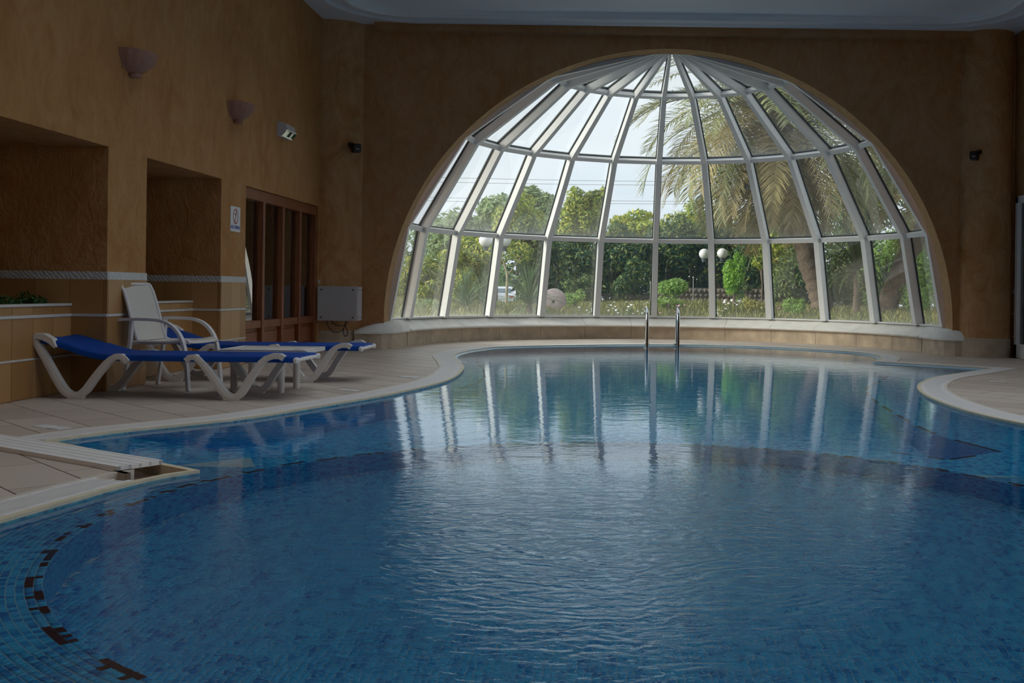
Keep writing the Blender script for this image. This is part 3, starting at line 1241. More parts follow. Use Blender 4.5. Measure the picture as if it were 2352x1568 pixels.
ends = [outer(*p) for p in arc]
for k in range(len(arc) - 1):
    a, b_ = arc[k], arc[k + 1]
    c_, d_ = ends[k], ends[k + 1]
    pl_ = [a, c_]
    if abs(c_[0]) < 5.45 - 1e-6 and abs(d_[0]) >= 5.45 - 1e-6 or abs(c_[0]) >= 5.45 - 1e-6 and abs(d_[0]) < 5.45 - 1e-6:
        pl_.append((math.copysign(5.45, a[0] + b_[0]), TOPZ))
    pl_ += [d_, b_]
    for v in (0.0, WTH):
        mb.add([B3(p[0], v, p[1]) for p in pl_], [tuple(range(len(pl_)))])
wall_back = mb.build('wall_back', M['plaster_back'])
tag(wall_back, 'dark ochre end wall pierced by the great round arch', 'wall', kind='structure')
mb = MB()
vs = [B3(p[0], 0, p[1]) for p in arc] + [B3(p[0], WTH, p[1]) for p in arc]
na = len(arc)
mb.add(vs, [(i, i + 1, na + i + 1, na + i) for i in range(na - 1)])
o = mb.build('arch_reveal', M['plaster_arch'], wall_back, smooth=True)
# lintel moulding under the ceiling between the columns
mb = MB()
for a, b_ in (((-4.25, -0.16, 4.555), (4.35, 0.0, 4.9)),):
    vs = [B3(a[0], a[1], a[2]), B3(b_[0], a[1], a[2]), B3(b_[0], b_[1], a[2]), B3(a[0], b_[1], a[2]), B3(a[0], a[1], b_[2]), B3(b_[0], a[1], b_[2]), B3(b_[0], b_[1], b_[2]), B3(a[0], b_[1], b_[2])]
    mb.add(vs, [(0, 3, 2, 1), (4, 5, 6, 7), (0, 1, 5, 4), (1, 2, 6, 5), (2, 3, 7, 6), (3, 0, 4, 7)])
o = mb.build('trim_1', M['plaster_back']); tag(o, 'plastered lintel band above the great arch', 'trim', kind='structure')
# half round corner columns with a stone foot
for nm, (cx, cy, r), side in (('column_left', (-4.20, 15.38, 0.665), 'beside the wooden door'), ('column_right', (5.33, 15.20, 0.39), 'beside the white framed door')):
    mb = MB(); mb.lathe([(r, 0.27), (r, TOPZ)], 48, (cx, cy, 0))
    o = mb.build(nm, M['plaster_col'], smooth=True)
    tag(o, 'round ochre plastered corner column ' + side, 'column', kind='structure')
    mb = MB(); mb.lathe([(r + 0.012, 0.0), (r + 0.012, 0.268), (r, 0.275)], 48, (cx, cy, 0)); mb.build('foot', M['stone_face'], o, smooth=True)

# ------------------------------------------------------------------ ceiling
CZ = 4.66
mb = MB()
RX0, RX1, RY0, RY1 = -3.1, 4.7, 2.0, 13.2        # unseen rooflight, added to light the pool and deck from above
mb.box((XL - WT, YF - 0.3, CZ + 0.06), (RX0, 16.2, CZ + 0.6))
mb.box((RX1, YF - 0.3, CZ + 0.06), (XR + 0.35, 16.2, CZ + 0.6))
mb.box((RX0, YF - 0.3, CZ + 0.06), (RX1, RY0, CZ + 0.6))
mb.box((RX0, RY1, CZ + 0.06), (RX1, 16.2, CZ + 0.6))
# flat border soffit round the raised middle field, rounded inner corners
def rrect(x0, y0, x1, y1, r, n=10):
    out = []
    for cx, cy, a0 in ((x1 - r, y1 - r, 0), (x0 + r, y1 - r, 90), (x0 + r, y0 + r, 180), (x1 - r, y0 + r, 270)):
        for k in range(n + 1):
            a = math.radians(a0 + 90 * k / n)
            out.append(Vector((cx + r * math.cos(a), cy + r * math.sin(a))))
    return out


def soff(x):
    return CZ


INN = rrect(XL + 0.62, YF + 0.6, XR - 0.62, 14.42, 0.75)
OUTR = [Vector(p) for p in ((XL, YF), (XR, YF), (XR, 15.4), (-3.2, 15.4), (XL, 15.4))]
V, Fc = cdt([INN, OUTR])
mb2 = MB()
keepf = [f for f in Fc if not inside(INN, sum(V[i].x for i in f) / 3, sum(V[i].y for i in f) / 3)]
mb.add([(p.x, p.y, soff(p.x)) for p in V], keepf)
wall_strip(mb, INN, CZ - 0.0, CZ + 0.06)
ceiling = mb.build('ceiling', M['ceiling'])
tag(ceiling, 'white painted ceiling with a stepped border', 'ceiling', kind='structure')
for k, (ins, w, h) in enumerate(((0.02, 0.07, 0.035), (0.13, 0.05, 0.03), (0.30, 0.09, 0.028))):
    a = offset_poly(INN, ins)
    b_ = offset_poly(INN, ins + w)
    mb = MB(); band(mb, a, b_, CZ + 0.01, CZ - h)
    o = mb.build('moulding', M['ceiling'], ceiling)
p = on_depth(2176, 20, 13.2)
mb = MB(); mb.lathe([(0.05, CZ + 0.05), (0.05, CZ + 0.065), (0.03, CZ + 0.04), (0.02, CZ + 0.035)], 16, (p.x, p.y, 0))
o = mb.build('ceiling_sprinkler', M['black'], smooth=True)
tag(o, 'small dark sprinkler fitting set in the white ceiling', 'sprinkler')

rl = thing('window_5', ((RX0 + RX1) / 2, (RY0 + RY1) / 2, CZ + 0.6), 'large flat unseen rooflight added to light the pool from above', 'window', kind='structure')
hx, hy = (RX1 - RX0) / 2, (RY1 - RY0) / 2
for k in range(7):
    y = -hy + 2 * hy * k / 6
    mb = MB(); mb.cbox((-hx - .06, y - .04, 0), (hx + .06, y + .04, .1), .006); mb.build('frame', M['alu'], rl)
for k in range(5):
    x = -hx + 2 * hx * k / 4
    mb = MB(); mb.cbox((x - .035, -hy, 0), (x + .035, hy, .09), .006); mb.build('frame', M['alu'], rl)
for k in range(6):
    for j in range(4):
        x0, y0 = -hx + 2 * hx * j / 4, -hy + 2 * hy * k / 6
        mb = MB(); mb.add([(x0, y0, .05), (x0 + hx / 2, y0, .05), (x0 + hx / 2, y0 + hy / 3, .05), (x0, y0 + hy / 3, .05)], [(0, 1, 2, 3)]); mb.build('pane', M['clear_glass'], rl)

# ------------------------------------------------------------------ curved sill of the dome
DC = 0.33                # dome centre lies this far behind the wall face
GR, GZ = 4.25, 4.15


def D3(r, phi, z):
    """point round the dome axis; phi = 0 looks away from the room"""
    return B3(r * math.sin(phi), DC + r * math.cos(phi), z)


mb_face, mb_cap = [], []
sill = thing('window_sill', D3(0, 0, 0), 'curved cream stone sill along the foot of the glass dome', 'sill', kind='structure')
base = Vector(sill.location)
NSEG = 13
PH = math.radians(82)
for k in range(NSEG):
    p0, p1 = -PH + 2 * PH * k / NSEG, -PH + 2 * PH * (k + 1) / NSEG
    f_, c_ = MB(), MB()
    nn_ = 6
    g_ = 0.0007
    ph = [p0 + g_ + (p1 - p0 - 2 * g_) * q / nn_ for q in range(nn_ + 1)]

    def sweep(mbx, prof, taper=False):
        vs = []
        for a in ph:
            f = max(0.0, min(1.0, (abs(a) - math.radians(89)) / math.radians(11))) if taper else 0.0
            vs += [D3(r, a, z - (z - 0.223) * 0.80 * f) - base for r, z in prof]
        m = len(prof)
        fs = []
        for i in range(nn_):
            for q in range(m):
                fs.append((i * m + q, i * m + (q + 1) % m, (i + 1) * m + (q + 1) % m, (i + 1) * m + q))
        fs += [tuple(range(m - 1, -1, -1)), tuple(nn_ * m + q for q in range(m))]
        mbx.add(vs, fs)
    sweep(f_, [(3.96, 0.0), (4.30, 0.0), (4.30, 0.22), (3.96, 0.22)])
    sweep(c_, [(3.90, 0.223), (4.36, 0.223), (4.36, 0.395), (4.18, 0.395), (3.99, 0.30), (3.905, 0.262), (3.885, 0.243)], True)
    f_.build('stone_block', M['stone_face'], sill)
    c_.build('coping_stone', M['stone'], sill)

# flared ends of the sill, wrapping on to the wall beside the columns
FR = [(3.862, .873), (3.885, .60), (3.915, .34), (3.985, .10), (4.10, -.06), (4.26, -.14), (4.48, -.18)]
BK = [(4.317, .937), (4.22, .62), (4.14, .36), (4.14, .12), (4.22, .02), (4.36, .01), (4.50, .005)]
ZT = [.395, .395, .395, .392, .372, .330, .275]
for s_ in (-1, 1):
    for lo, nm, mt in ((True, 'stone_block', 'stone_face'), (False, 'coping_stone', 'stone')):
        vs, fs = [], []
        for (fu, fv), (bu, bv), zt in zip(FR, BK, ZT):
            def q(t_, z):
                return B3(s_ * (fu + (bu - fu) * t_), fv + (bv - fv) * t_, z) - base
            if lo:
                vs += [q(.15, 0), q(1, 0), q(1, .221), q(.15, .221)]
            else:
                vs += [q(0.02, .223), q(1, .223), q(1, zt), q(.30, zt), q(.10, .262 + (zt - .262) * .4), q(.04, .262), q(0, .243)]
        m = 4 if lo else 7
        for i in range(len(FR) - 1):
            for k in range(m):
                fs.append((i * m + k, i * m + (k + 1) % m, (i + 1) * m + (k + 1) % m, (i + 1) * m + k))
        fs += [tuple(range(m - 1, -1, -1)), tuple((len(FR) - 1) * m + k for k in range(m))]
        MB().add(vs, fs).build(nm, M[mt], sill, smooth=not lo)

# ------------------------------------------------------------------ glass dome (window_1)
dome = thing('window_1', D3(0, 0, 0.4), 'half dome of white framed glass bays behind the great arch', 'window', kind='structure')
db = Vector(dome.location)
TH = [0.0, math.radians(20.2), math.radians(42.7), math.radians(64.5), math.radians(88.2)]


def DP(th, phi, off=0.0):
    return D3((GR + off) * math.cos(th), phi, AZ0 + (GZ + off) * math.sin(th)) - db


PHS = [math.radians(15 * k) for k in range(-6, 7)]
for i, ph in enumerate(PHS):
    if abs(ph) > 1.5:
        ph = math.copysign(math.radians(87.5), ph)
    mb, gk = MB(), MB()
    pts_o = [DP(t, ph, 0.015) for t in TH]
    pts_i = [DP(t, ph, -0.15) for t in TH]
    pts_g = [DP(t, ph, -0.02) for t in TH]
    side = (D3(1, ph + PI / 2, 0) - D3(0, 0, 0)).normalized()
    ctr = [(a + b_) / 2 for a, b_ in zip(pts_o, pts_i)]
    ws = [0.105, 0.10, 0.09, 0.075, 0.03]
    vs, fs = [], []
    for q in range(5):
        w = side * ws[q] / 2
        vs += [pts_o[q] - w, pts_o[q] + w, pts_i[q] + w, pts_i[q] - w]
    for q in range(4):
        for s in range(4):
            fs.append((q * 4 + s, q * 4 + (s + 1) % 4, q * 4 + 4 + (s + 1) % 4, q * 4 + 4 + s))
    fs += [(3, 2, 1, 0), (16, 17, 18, 19)]
    mb.add(vs, fs)
    rib = mb.build('rib', M['alu'], dome)
    vs, fs = [], []
    for q in range(5):
        w = side * (ws[q] / 2 + 0.014)
        a = DP(TH[q], ph, 0.012); c = DP(TH[q], ph, -0.018)
        vs += [a - w, a + w, c + w, c - w]
    for q in range(4):
        for s in range(4):
            fs.append((q * 4 + s, q * 4 + (s + 1) % 4, q * 4 + 4 + (s + 1) % 4, q * 4 + 4 + s))
    gk.add(vs, fs)
    gk.build('gasket', M['gasket'], rib)
for i in range(12):
    a0, a1 = PHS[i], PHS[i + 1]
    if i == 0:
        a0 = math.radians(-87.5)
    if i == 11:
        a1 = math.radians(87.5)
    for lvl in range(4):
        t0, t1 = TH[lvl], TH[lvl + 1]
        q = [DP(t0, a0), DP(t0, a1), DP(t1, a1), DP(t1, a0)]
        me = bpy.data.meshes.new('pane')
        me.from_pydata([tuple(p) for p in q], [], [(0, 1, 2, 3)])
        me.materials.append(M['pane'])
        uvl = me.uv_layers.new(name='UVMap')
        for li, c in enumerate(((0, 0), (1, 0), (1, 1), (0, 1))):
            uvl.data[li].uv = c
        link('pane', me, dome)
        if lvl >= 1 or lvl == 0:
            # bar along the foot of the pane
            hgt, dep = (0.075, 0.10) if lvl else (0.05, 0.10)
            up0 = (DP(t1, a0) - DP(t0, a0)).normalized() if lvl == 0 else (DP(t1, a0) - DP(TH[lvl - 1], a0)).normalized()
            up1 = (DP(t1, a1) - DP(t0, a1)).normalized() if lvl == 0 else (DP(t1, a1) - DP(TH[lvl - 1], a1)).normalized()
            o0, o1, i0, i1 = DP(t0, a0, 0.012), DP(t0, a1, 0.012), DP(t0, a0, -dep), DP(t0, a1, -dep)
            h0, h1 = up0 * hgt / 2, up1 * hgt / 2
            lo = 1.0 if lvl else 0.0
            mb = MB()
            mb.add([o0 - h0 * lo, o1 - h1 * lo, o1 + h1, o0 + h0, i0 - h0 * lo, i1 - h1 * lo, i1 + h1, i0 + h0],
                   [(0, 1, 2, 3), (7, 6, 5, 4), (0, 4, 5, 1), (3, 2, 6, 7)])
            mb.build('transom', M['alu'], dome)
            if lvl:
                e0, e1_ = up0 * 0.012, up1 * 0.012
                mb = MB()
                a_, b_ = DP(t0, a0, 0.010) + h0, DP(t0, a1, 0.010) + h1
                c_, d_ = DP(t0, a0, -0.03) + h0, DP(t0, a1, -0.03) + h1
                mb.add([a_, b_, b_ + e1_, a_ + e0, c_, d_, d_ + e1_, c_ + e0], [(0, 1, 2, 3), (7, 6, 5, 4), (3, 2, 6, 7), (0, 4, 5, 1)])
                mb.build('gasket', M['gasket'], dome)
mb = MB()
top = D3(0.0, 0, AZ0 + GZ) - db
mb.lathe([(0.02, -0.16), (0.17, -0.14), (0.17, 0.0), (0.02, 0.02)], 20, tuple(top))
mb.build('hub', M['alu'], dome)

# ------------------------------------------------------------------ wooden glazed door in the left wall
door = thing('door_1', (XL - 0.07, (D0 + D1) / 2, 0), 'reddish wooden door with four tall glass panes and panelled foot', 'door', kind='structure')
dy = (D0 + D1) / 2
stiles = [11.70, 12.44, 13.17, 13.88, 14.59]


def dbx(name, y0, y1, z0, z1, x0=-0.05, x1=0.04, mat='wood', ch=0.006, parent=None):
    mb = MB()
    mb.cbox((x0, y0 - dy, z0), (x1, y1 - dy, z1), ch)
    return mb.build(name, M[mat], parent or door)


dbx('head_rail', 11.66, 14.62, 1.88, 2.008, -0.06, 0.05)
dbx('middle_rail', 11.66, 14.58, 0.385, 0.478)
dbx('bottom_rail', 11.66, 14.58, 0.0, 0.09)
for k, y in enumerate(stiles):
    w = 0.035 if k < 4 else 0.03
    dbx('stile', y - w, min(y + w, 14.618), 0.0, 1.89, -0.06, 0.055)
for k in range(4):
    y0, y1 = stiles[k] + 0.035, stiles[k + 1] - 0.035
    mb = MB(); mb.box((-0.014, y0 - dy, 0.47), (-0.008, y1 - dy, 1.89)); mb.build('pane', M['door_glass'], door)
    dbx('panel', y0 - 0.005, y1 + 0.005, 0.08, 0.395, -0.03, 0.0)
    dbx('raised_field', y0 + 0.05, y1 - 0.05, 0.13, 0.345, -0.01, 0.014, ch=0.012)
# lobby behind the wooden door
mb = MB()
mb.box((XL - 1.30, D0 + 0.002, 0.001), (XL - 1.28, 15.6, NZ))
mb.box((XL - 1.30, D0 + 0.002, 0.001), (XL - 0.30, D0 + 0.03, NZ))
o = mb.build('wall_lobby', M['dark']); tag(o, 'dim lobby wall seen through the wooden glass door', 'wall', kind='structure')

# added windows, all out of view, bringing extra daylight into the hall
for k, (ya, yb) in enumerate(GLZ):
    w = thing('window_%d' % (k + 2), (XR + 0.15, (ya + yb) / 2, ZS), 'tall unseen window added for daylight, number %s from the rear in the right hand wall' % ('one', 'two', 'three')[k], 'window', kind='structure')
    hw, hh_ = (yb - ya) / 2, ZH - ZS
    for y0, y1, z0, z1 in ((-hw, -hw + .07, 0, hh_), (hw - .07, hw, 0, hh_), (-.035, .035, 0, hh_), (-hw, hw, 0, .07), (-hw, hw, hh_ - .07, hh_), (-hw, hw, 2.1, 2.17)):
        mb = MB(); mb.cbox((-.04, y0, z0), (.04, y1, z1), .005); mb.build('frame', M['alu'], w)
    for y0, y1 in ((-hw + .07, -.035), (.035, hw - .07)):
        for z0, z1 in ((.07, 2.1), (2.17, hh_ - .07)):
            mb = MB(); mb.add([(0, y0, z0), (0, y1, z0), (0, y1, z1), (0, y0, z1)], [(0, 1, 2, 3)]); mb.build('pane', M['clear_glass'], w)

# white framed glass door in the right wall
d2 = thing('door_2', (XR, 13.045, 0), 'white aluminium glass door in the right hand wall', 'door', kind='structure')
for y0, y1, z0, z1, nm in ((1.785, 1.885, 0, 2.3, 'stile'), (-0.05, 0.05, 0, 2.3, 'stile'), (-1.9, -1.80, 0, 2.3, 'stile'), (-1.9, 1.885, 2.2, 2.3, 'head_rail'), (-1.9, 1.885, 0, 0.20, 'bottom_rail')):
    mb = MB(); mb.cbox((-0.05, y0, z0), (0.06, y1, z1), 0.006); mb.build(nm, M['alu'], d2)
for y0, y1 in ((-1.8, -0.05), (0.05, 1.785)):
    mb = MB(); mb.box((0.0, y0, 0.2), (0.006, y1, 2.2)); mb.build('pane', M['door_glass'], d2)
for z in (0.9,):
    mb = MB(); mb.tube([(-0.05, 0.0, 0.95), (-0.11, 0.0, 0.95), (-0.11, 0.0, 1.15), (-0.05, 0.0, 1.15)], 0.012, 8); mb.build('handle', M['steel'], d2)
mb = MB()
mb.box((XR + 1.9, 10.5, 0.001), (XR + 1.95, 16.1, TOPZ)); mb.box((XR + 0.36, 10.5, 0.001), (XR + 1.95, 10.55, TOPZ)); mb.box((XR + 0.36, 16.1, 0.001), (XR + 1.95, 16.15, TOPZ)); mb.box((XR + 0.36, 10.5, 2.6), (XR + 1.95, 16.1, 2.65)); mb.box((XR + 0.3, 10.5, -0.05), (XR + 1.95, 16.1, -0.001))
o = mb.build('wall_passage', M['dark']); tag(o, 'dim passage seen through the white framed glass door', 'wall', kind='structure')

# ------------------------------------------------------------------ wall fittings
def make_sconce():
    t = thing('wall_sconce', (0, 0, 0), 'x', 'wall lamp', 'shell sconces on the left wall')
    mb = MB()
    nu, nv = 40, 10
    vs, fs = [], []
    for j in range(nv + 1):
        f = j / nv
        prof = 0.055 + 0.165 * math.sin(f * PI / 2) ** 0.8
        z = -0.165 + 0.18 * f ** 1.25
        for i in range(nu + 1):
            a = -PI / 2 + PI * i / nu
            rr = prof * (1 + 0.045 * abs(math.sin(a * 9)) * (0.3 + 0.7 * f))
            vs.append((rr * math.cos(a) * 0.92, rr * math.sin(a), z))
    for j in range(nv):
        for i in range(nu):
            q = j * (nu + 1) + i
            fs.append((q, q + 1, q + nu + 2, q + nu + 1))
    fs.append(tuple(range(nu, -1, -1)))
    # inner face of the bowl
    o = len(vs)
    for j in range(nv + 1):
        for i in range(nu + 1):
            x, y, z = vs[j * (nu + 1) + i]
            vs.append((x * 0.9, y * 0.9, z + 0.012 * (1 - j / nv)))
    for j in range(nv):
        for i in range(nu):
            q = o + j * (nu + 1) + i
            fs.append((q, q + nu + 1, q + nu + 2, q + 1))
    for i in range(nu):
        q = nv * (nu + 1) + i
        fs.append((q, q + 1, o + q + 1, o + q))
    mb.add(vs, fs)
    mb.build('bowl', M['terracotta'], t, smooth=True)
    mb = MB(); mb.lathe([(0.02, -0.205), (0.05, -0.195), (0.058, -0.17), (0.05, -0.155)], 16, (0.035, 0, 0)); mb.build('finial', M['terracotta'], t, smooth=True)
    mb = MB(); mb.box((-0.002, -0.16, -0.15), (0.008, 0.16, 0.0)); mb.build('backplate', M['terracotta'], t)
    mb = MB(); mb.lathe([(0.012, -0.08), (0.03, -0.03), (0.03, 0.0), (0.012, 0.008)], 12, (0.09, 0, -0.02)); mb.build('bulb', M['lamp_white'], t, smooth=True)
    return t


s1 = make_sconce(); s1.location = (XL, 8.95, 2.85)
s1['label'] = 'fluted terracotta shell sconce above the pier between the niches'
s2 = copy_tree(s1); s2.location = (XL, 11.39, 2.85)
s2['label'] = 'fluted terracotta shell sconce higher up beside the emergency light'

ex = thing('emergency_light', (XL, 13.0, 2.81), 'white emergency light with green pictograms high on the ochre wall', 'emergency light')
mb = MB()
mb.add([(0, -0.19, 0.105), (0, 0.19, 0.105), (0, 0.19, -0.085), (0, -0.19, -0.085), (0.10, -0.17, 0.075), (0.10, 0.17, 0.075), (0.125, 0.17, -0.01), (0.125, -0.17, -0.01), (0.06, -0.17, -0.085), (0.06, 0.17, -0.085)],
       [(0, 4, 5, 1), (4, 7, 6, 5), (7, 8, 9, 6), (0, 3, 8, 7, 4), (1, 5, 6, 9, 2), (8, 3, 2, 9), (0, 1, 2, 3)])
mb.build('housing', M['box'], ex)
mb = MB()
mb.add([(0.128, -0.172, -0.005), (0.128, 0.172, -0.005), (0.066, 0.172, -0.086), (0.066, -0.172, -0.086), (0.05, -0.176, -0.006), (0.03, -0.176, -0.086)],
       [(0, 3, 2, 1), (0, 4, 5, 3)])
mb.build('lens', M['exit_lens'], ex)
for s in (-0.10, 0.06):
    mb = MB()
    mb.add([(0.127, s, -0.018), (0.127, s + 0.10, -0.018), (0.083, s + 0.10, -0.075), (0.083, s, -0.075)], [(0, 3, 2, 1)])
    for i, v in enumerate(mb.v):
        mb.v[i] = (v[0] + 0.004, v[1], v[2] - 0.003)
    mb.build('pictogram', M['green_sign'], ex)

sg = thing('wall_sign', (XL, 11.435, 1.613), 'white sign with a red no diving symbol beside the wooden door', 'sign')
mb = MB(); mb.cbox((0, -0.145, -0.14), (0.006, 0.145, 0.135), 0.002); mb.build('panel', M['sign'], sg)
mb = MB()
vs, fs = [], []
for k in range(40):
    a = 2 * PI * k / 40
    for r in (0.062, 0.076):
        vs.append((0.0072, r * math.cos(a), 0.028 + r * math.sin(a) * 1.12))
for k in range(40):
    j = (k + 1) % 40
    fs.append((2 * k, 2 * k + 1, 2 * j + 1, 2 * j))
mb.add(vs, fs)
ca, sa = math.cos(math.radians(-58)), math.sin(math.radians(-58))
q = [(-0.066, -0.006), (0.066, -0.006), (0.066, 0.006), (-0.066, 0.006)]
mb.add([(0.0074, -(x * ca - y * sa), 0.028 + (x * sa + y * ca) * 1.1) for x, y in q], [(0, 1, 2, 3)])
mb.build('prohibition_ring', M['sign_red'], sg)
mb = MB()   # little diver
mb.tube([(0.0065, 0.01, 0.085), (0.0065, 0.004, 0.045), (0.0065, -0.004, 0.02)], [0.004, 0.009, 0.007], 6)
mb.tube([(0.0065, 0.004, 0.05), (0.0065, -0.045, 0.052)], [0.006, 0.004], 6)
mb.tube([(0.0065, -0.004, 0.02), (0.0065, -0.012, -0.02), (0.0065, -0.018, -0.04)], [0.006, 0.005, 0.003], 6)
for i, v in enumerate(mb.v):
    mb.v[i] = (0.0068 + (v[0] - 0.0065) * 0.08, v[1], v[2])
mb.build('diver', M['sign_dark'], sg)
fc = bpy.data.curves.new('lettering', 'FONT')
fc.body = 'NO DIVING'
fc.size = 0.052
fc.align_x = 'CENTER'
fc.extrude = 0.0006
fc.offset = 0.0012
to = bpy.data.objects.new('lettering_tmp', fc)
COL.objects.link(to)
dg = bpy.context.evaluated_depsgraph_get()
me = bpy.data.meshes.new_from_object(to.evaluated_get(dg))
bpy.data.objects.remove(to)
me.materials.clear(); me.materials.append(M['sign_blue'])
lt = link('lettering', me, sg, (0.0075, 0, -0.108))
# letters read from the room (+x side): text x runs towards +y, text y runs up
lt.rotation_euler = (PI / 2, 0, PI / 2)

bx_o = thing('junction_box', (-3.895, 14.60, 0.416), 'grey steel junction box mounted low on the left corner column', 'electrical box')
mb = MB(); mb.cbox((-0.27, 0.0, 0.0), (0.29, 0.24, 0.475), 0.006); mb.build('cabinet', M['box'], bx_o)
mb = MB(); mb.cbox((-0.272, -0.014, -0.004), (0.276, 0.0, 0.479), 0.004); mb.build('lid', M['box'], bx_o)
for x in (-0.22, 0.225):
    for z in (0.045, 0.43):
        mb = MB(); mb.lathe([(0.011, 0), (0.011, 0.006), (0.004, 0.008)], 10, (0, 0, 0), Matrix.Translation((x, -0.014, z)) @ Matrix.Rotation(PI / 2, 4, 'X')); mb.build('screw', M['screw'], bx_o)
for y in (0.05, 0.19):
    for z in (0.045, 0.43):
        mb = MB(); mb.lathe([(0.009, 0), (0.009, 0.006)], 8, (0, 0, 0), Matrix.Translation((0.29, y, z)) @ Matrix.Rotation(PI / 2, 4, 'Y')); mb.build('screw', M['screw'], bx_o)
for pts in ([(-0.16, .1, 0.0), (-0.15, .08, -0.07), (-0.09, .07, -0.15), (0.0, .07, -0.165), (0.07, .08, -0.12), (0.10, .09, -0.03), (0.10, .1, 0)], [(-0.10, .1, 0), (-0.06, .06, -0.05), (0.02, .05, -0.075), (0.10, .08, -0.06), (0.13, .1, -0.02)], [(0.10, .08, -0.05), (0.07, .07, -0.14), (0.09, .07, -0.22), (0.13, .08, -0.20), (0.12, .08, -0.12), (0.09, .08, -0.06)]):
    c = catmull([(p[0], p[2]) for p in pts], 0.02)
    mb = MB(); mb.tube([(p.x, 0.08, p.y) for p in c], 0.006, 6); mb.build('cable', M['black'], bx_o, smooth=True)

for nm, p, yaw, lab in (('security_camera', on_depth(817, 340, 14.75), 0.5, 'small black box camera on a ball bracket on the left column'), ('security_camera', on_depth(2238, 357, 14.85), -0.45, 'small black box camera on a ball bracket on the right column')):
    t = thing(nm, p, lab, 'camera', 'box cameras on the corner columns', rz=yaw)
    mb = MB(); mb.cbox((-0.056, -0.10, -0.065), (0.056, 0.05, 0.05), 0.012); mb.build('body', M['black'], t)
    mb = MB(); mb.box((-0.025, -0.103, -0.030), (0.025, -0.0995, -0.019)); mb.build('plate', M['box'], t)
    sgn = -1 if yaw > 0 else 1
    mb = MB(); mb.tube([(sgn * 0.05, -0.02, 0.045), (sgn * 0.07, 0.02, 0.052), (sgn * 0.075, 0.05, 0.055)], 0.03, 10); mb.build('bracket', M['black'], t, smooth=True)
    mb = MB(); mb.tube([(sgn * 0.06, 0.05, 0.04), (sgn * 0.04, 0.14, 0.03)], 0.022, 8); mb.build('arm', M['black'], t, smooth=True)

# ------------------------------------------------------------------ pool ladder
ld = thing('pool_ladder', (0.765, 17.33, 0), 'stainless steel pool ladder rails rising at the far edge', 'ladder')
for s in (-0.252, 0.252):
    pts = [(s, -0.42, -0.95), (s, -0.42, 0.38), (s, -0.40, 0.48), (s, -0.34, 0.565), (s, -0.25, 0.605), (s, -0.14, 0.60), (s, -0.03, 0.55), (s, 0.05, 0.44), (s, 0.07, 0.3), (s, 0.07, 0.0)]
    mb = MB(); mb.tube(pts, 0.024, 12); r_ = mb.build('handrail', M['steel'], ld, smooth=True)
    mb = MB(); mb.lathe([(0.055, 0.003), (0.055, 0.016), (0.026, 0.03)], 16, (s, 0.07, 0)); mb.build('flange', M['steel'], r_, smooth=True)
for z in (-0.22, -0.48, -0.74):
    mb = MB(); mb.cbox((-0.25, -0.46, z), (0.25, -0.38, z + 0.025), 0.006); mb.build('tread', M['steel'], ld)

# ------------------------------------------------------------------ sun loungers
LG_SPOTS = (((-3.53, 8.33), 0.0, 'blue fabric sun lounger nearest the pool with white V legs'),
            ((-3.43, 9.90), 0.03, 'blue fabric sun lounger standing behind the white low table'))
V1 = [(-.925, .440), (-.895, .385), (-.849, .310), (-.785, .195), (-.731, .105), (-.690, .052), (-.650, .026), (-.610, .022), (-.570, .034), (-.530, .070), (-.48, .142), (-.43, .208), (-.38, .268), (-.345, .302), (-.305, .325), (-.265, .325), (-.235, .308), (-.215, .285)]
V2 = [(.235, .300), (.262, .326), (.300, .330), (.335, .308), (.375, .262), (.42, .205), (.465, .140), (.510, .080), (.545, .040), (.58, .024), (.615, .024), (.65, .045), (.69, .105), (.726, .168), (.77, .232), (.81, .290), (.85, .325), (.90, .345), (.955, .345), (.985, .328)]
FAB = [(-.885, .470), (-.80, .452), (-.70, .422), (-.60, .388), (-.50, .360), (-.42, .346), (-.30, .342), (0.0, .342), (.5, .342), (.9, .344), (1.06, .342), (1.075, .330)]


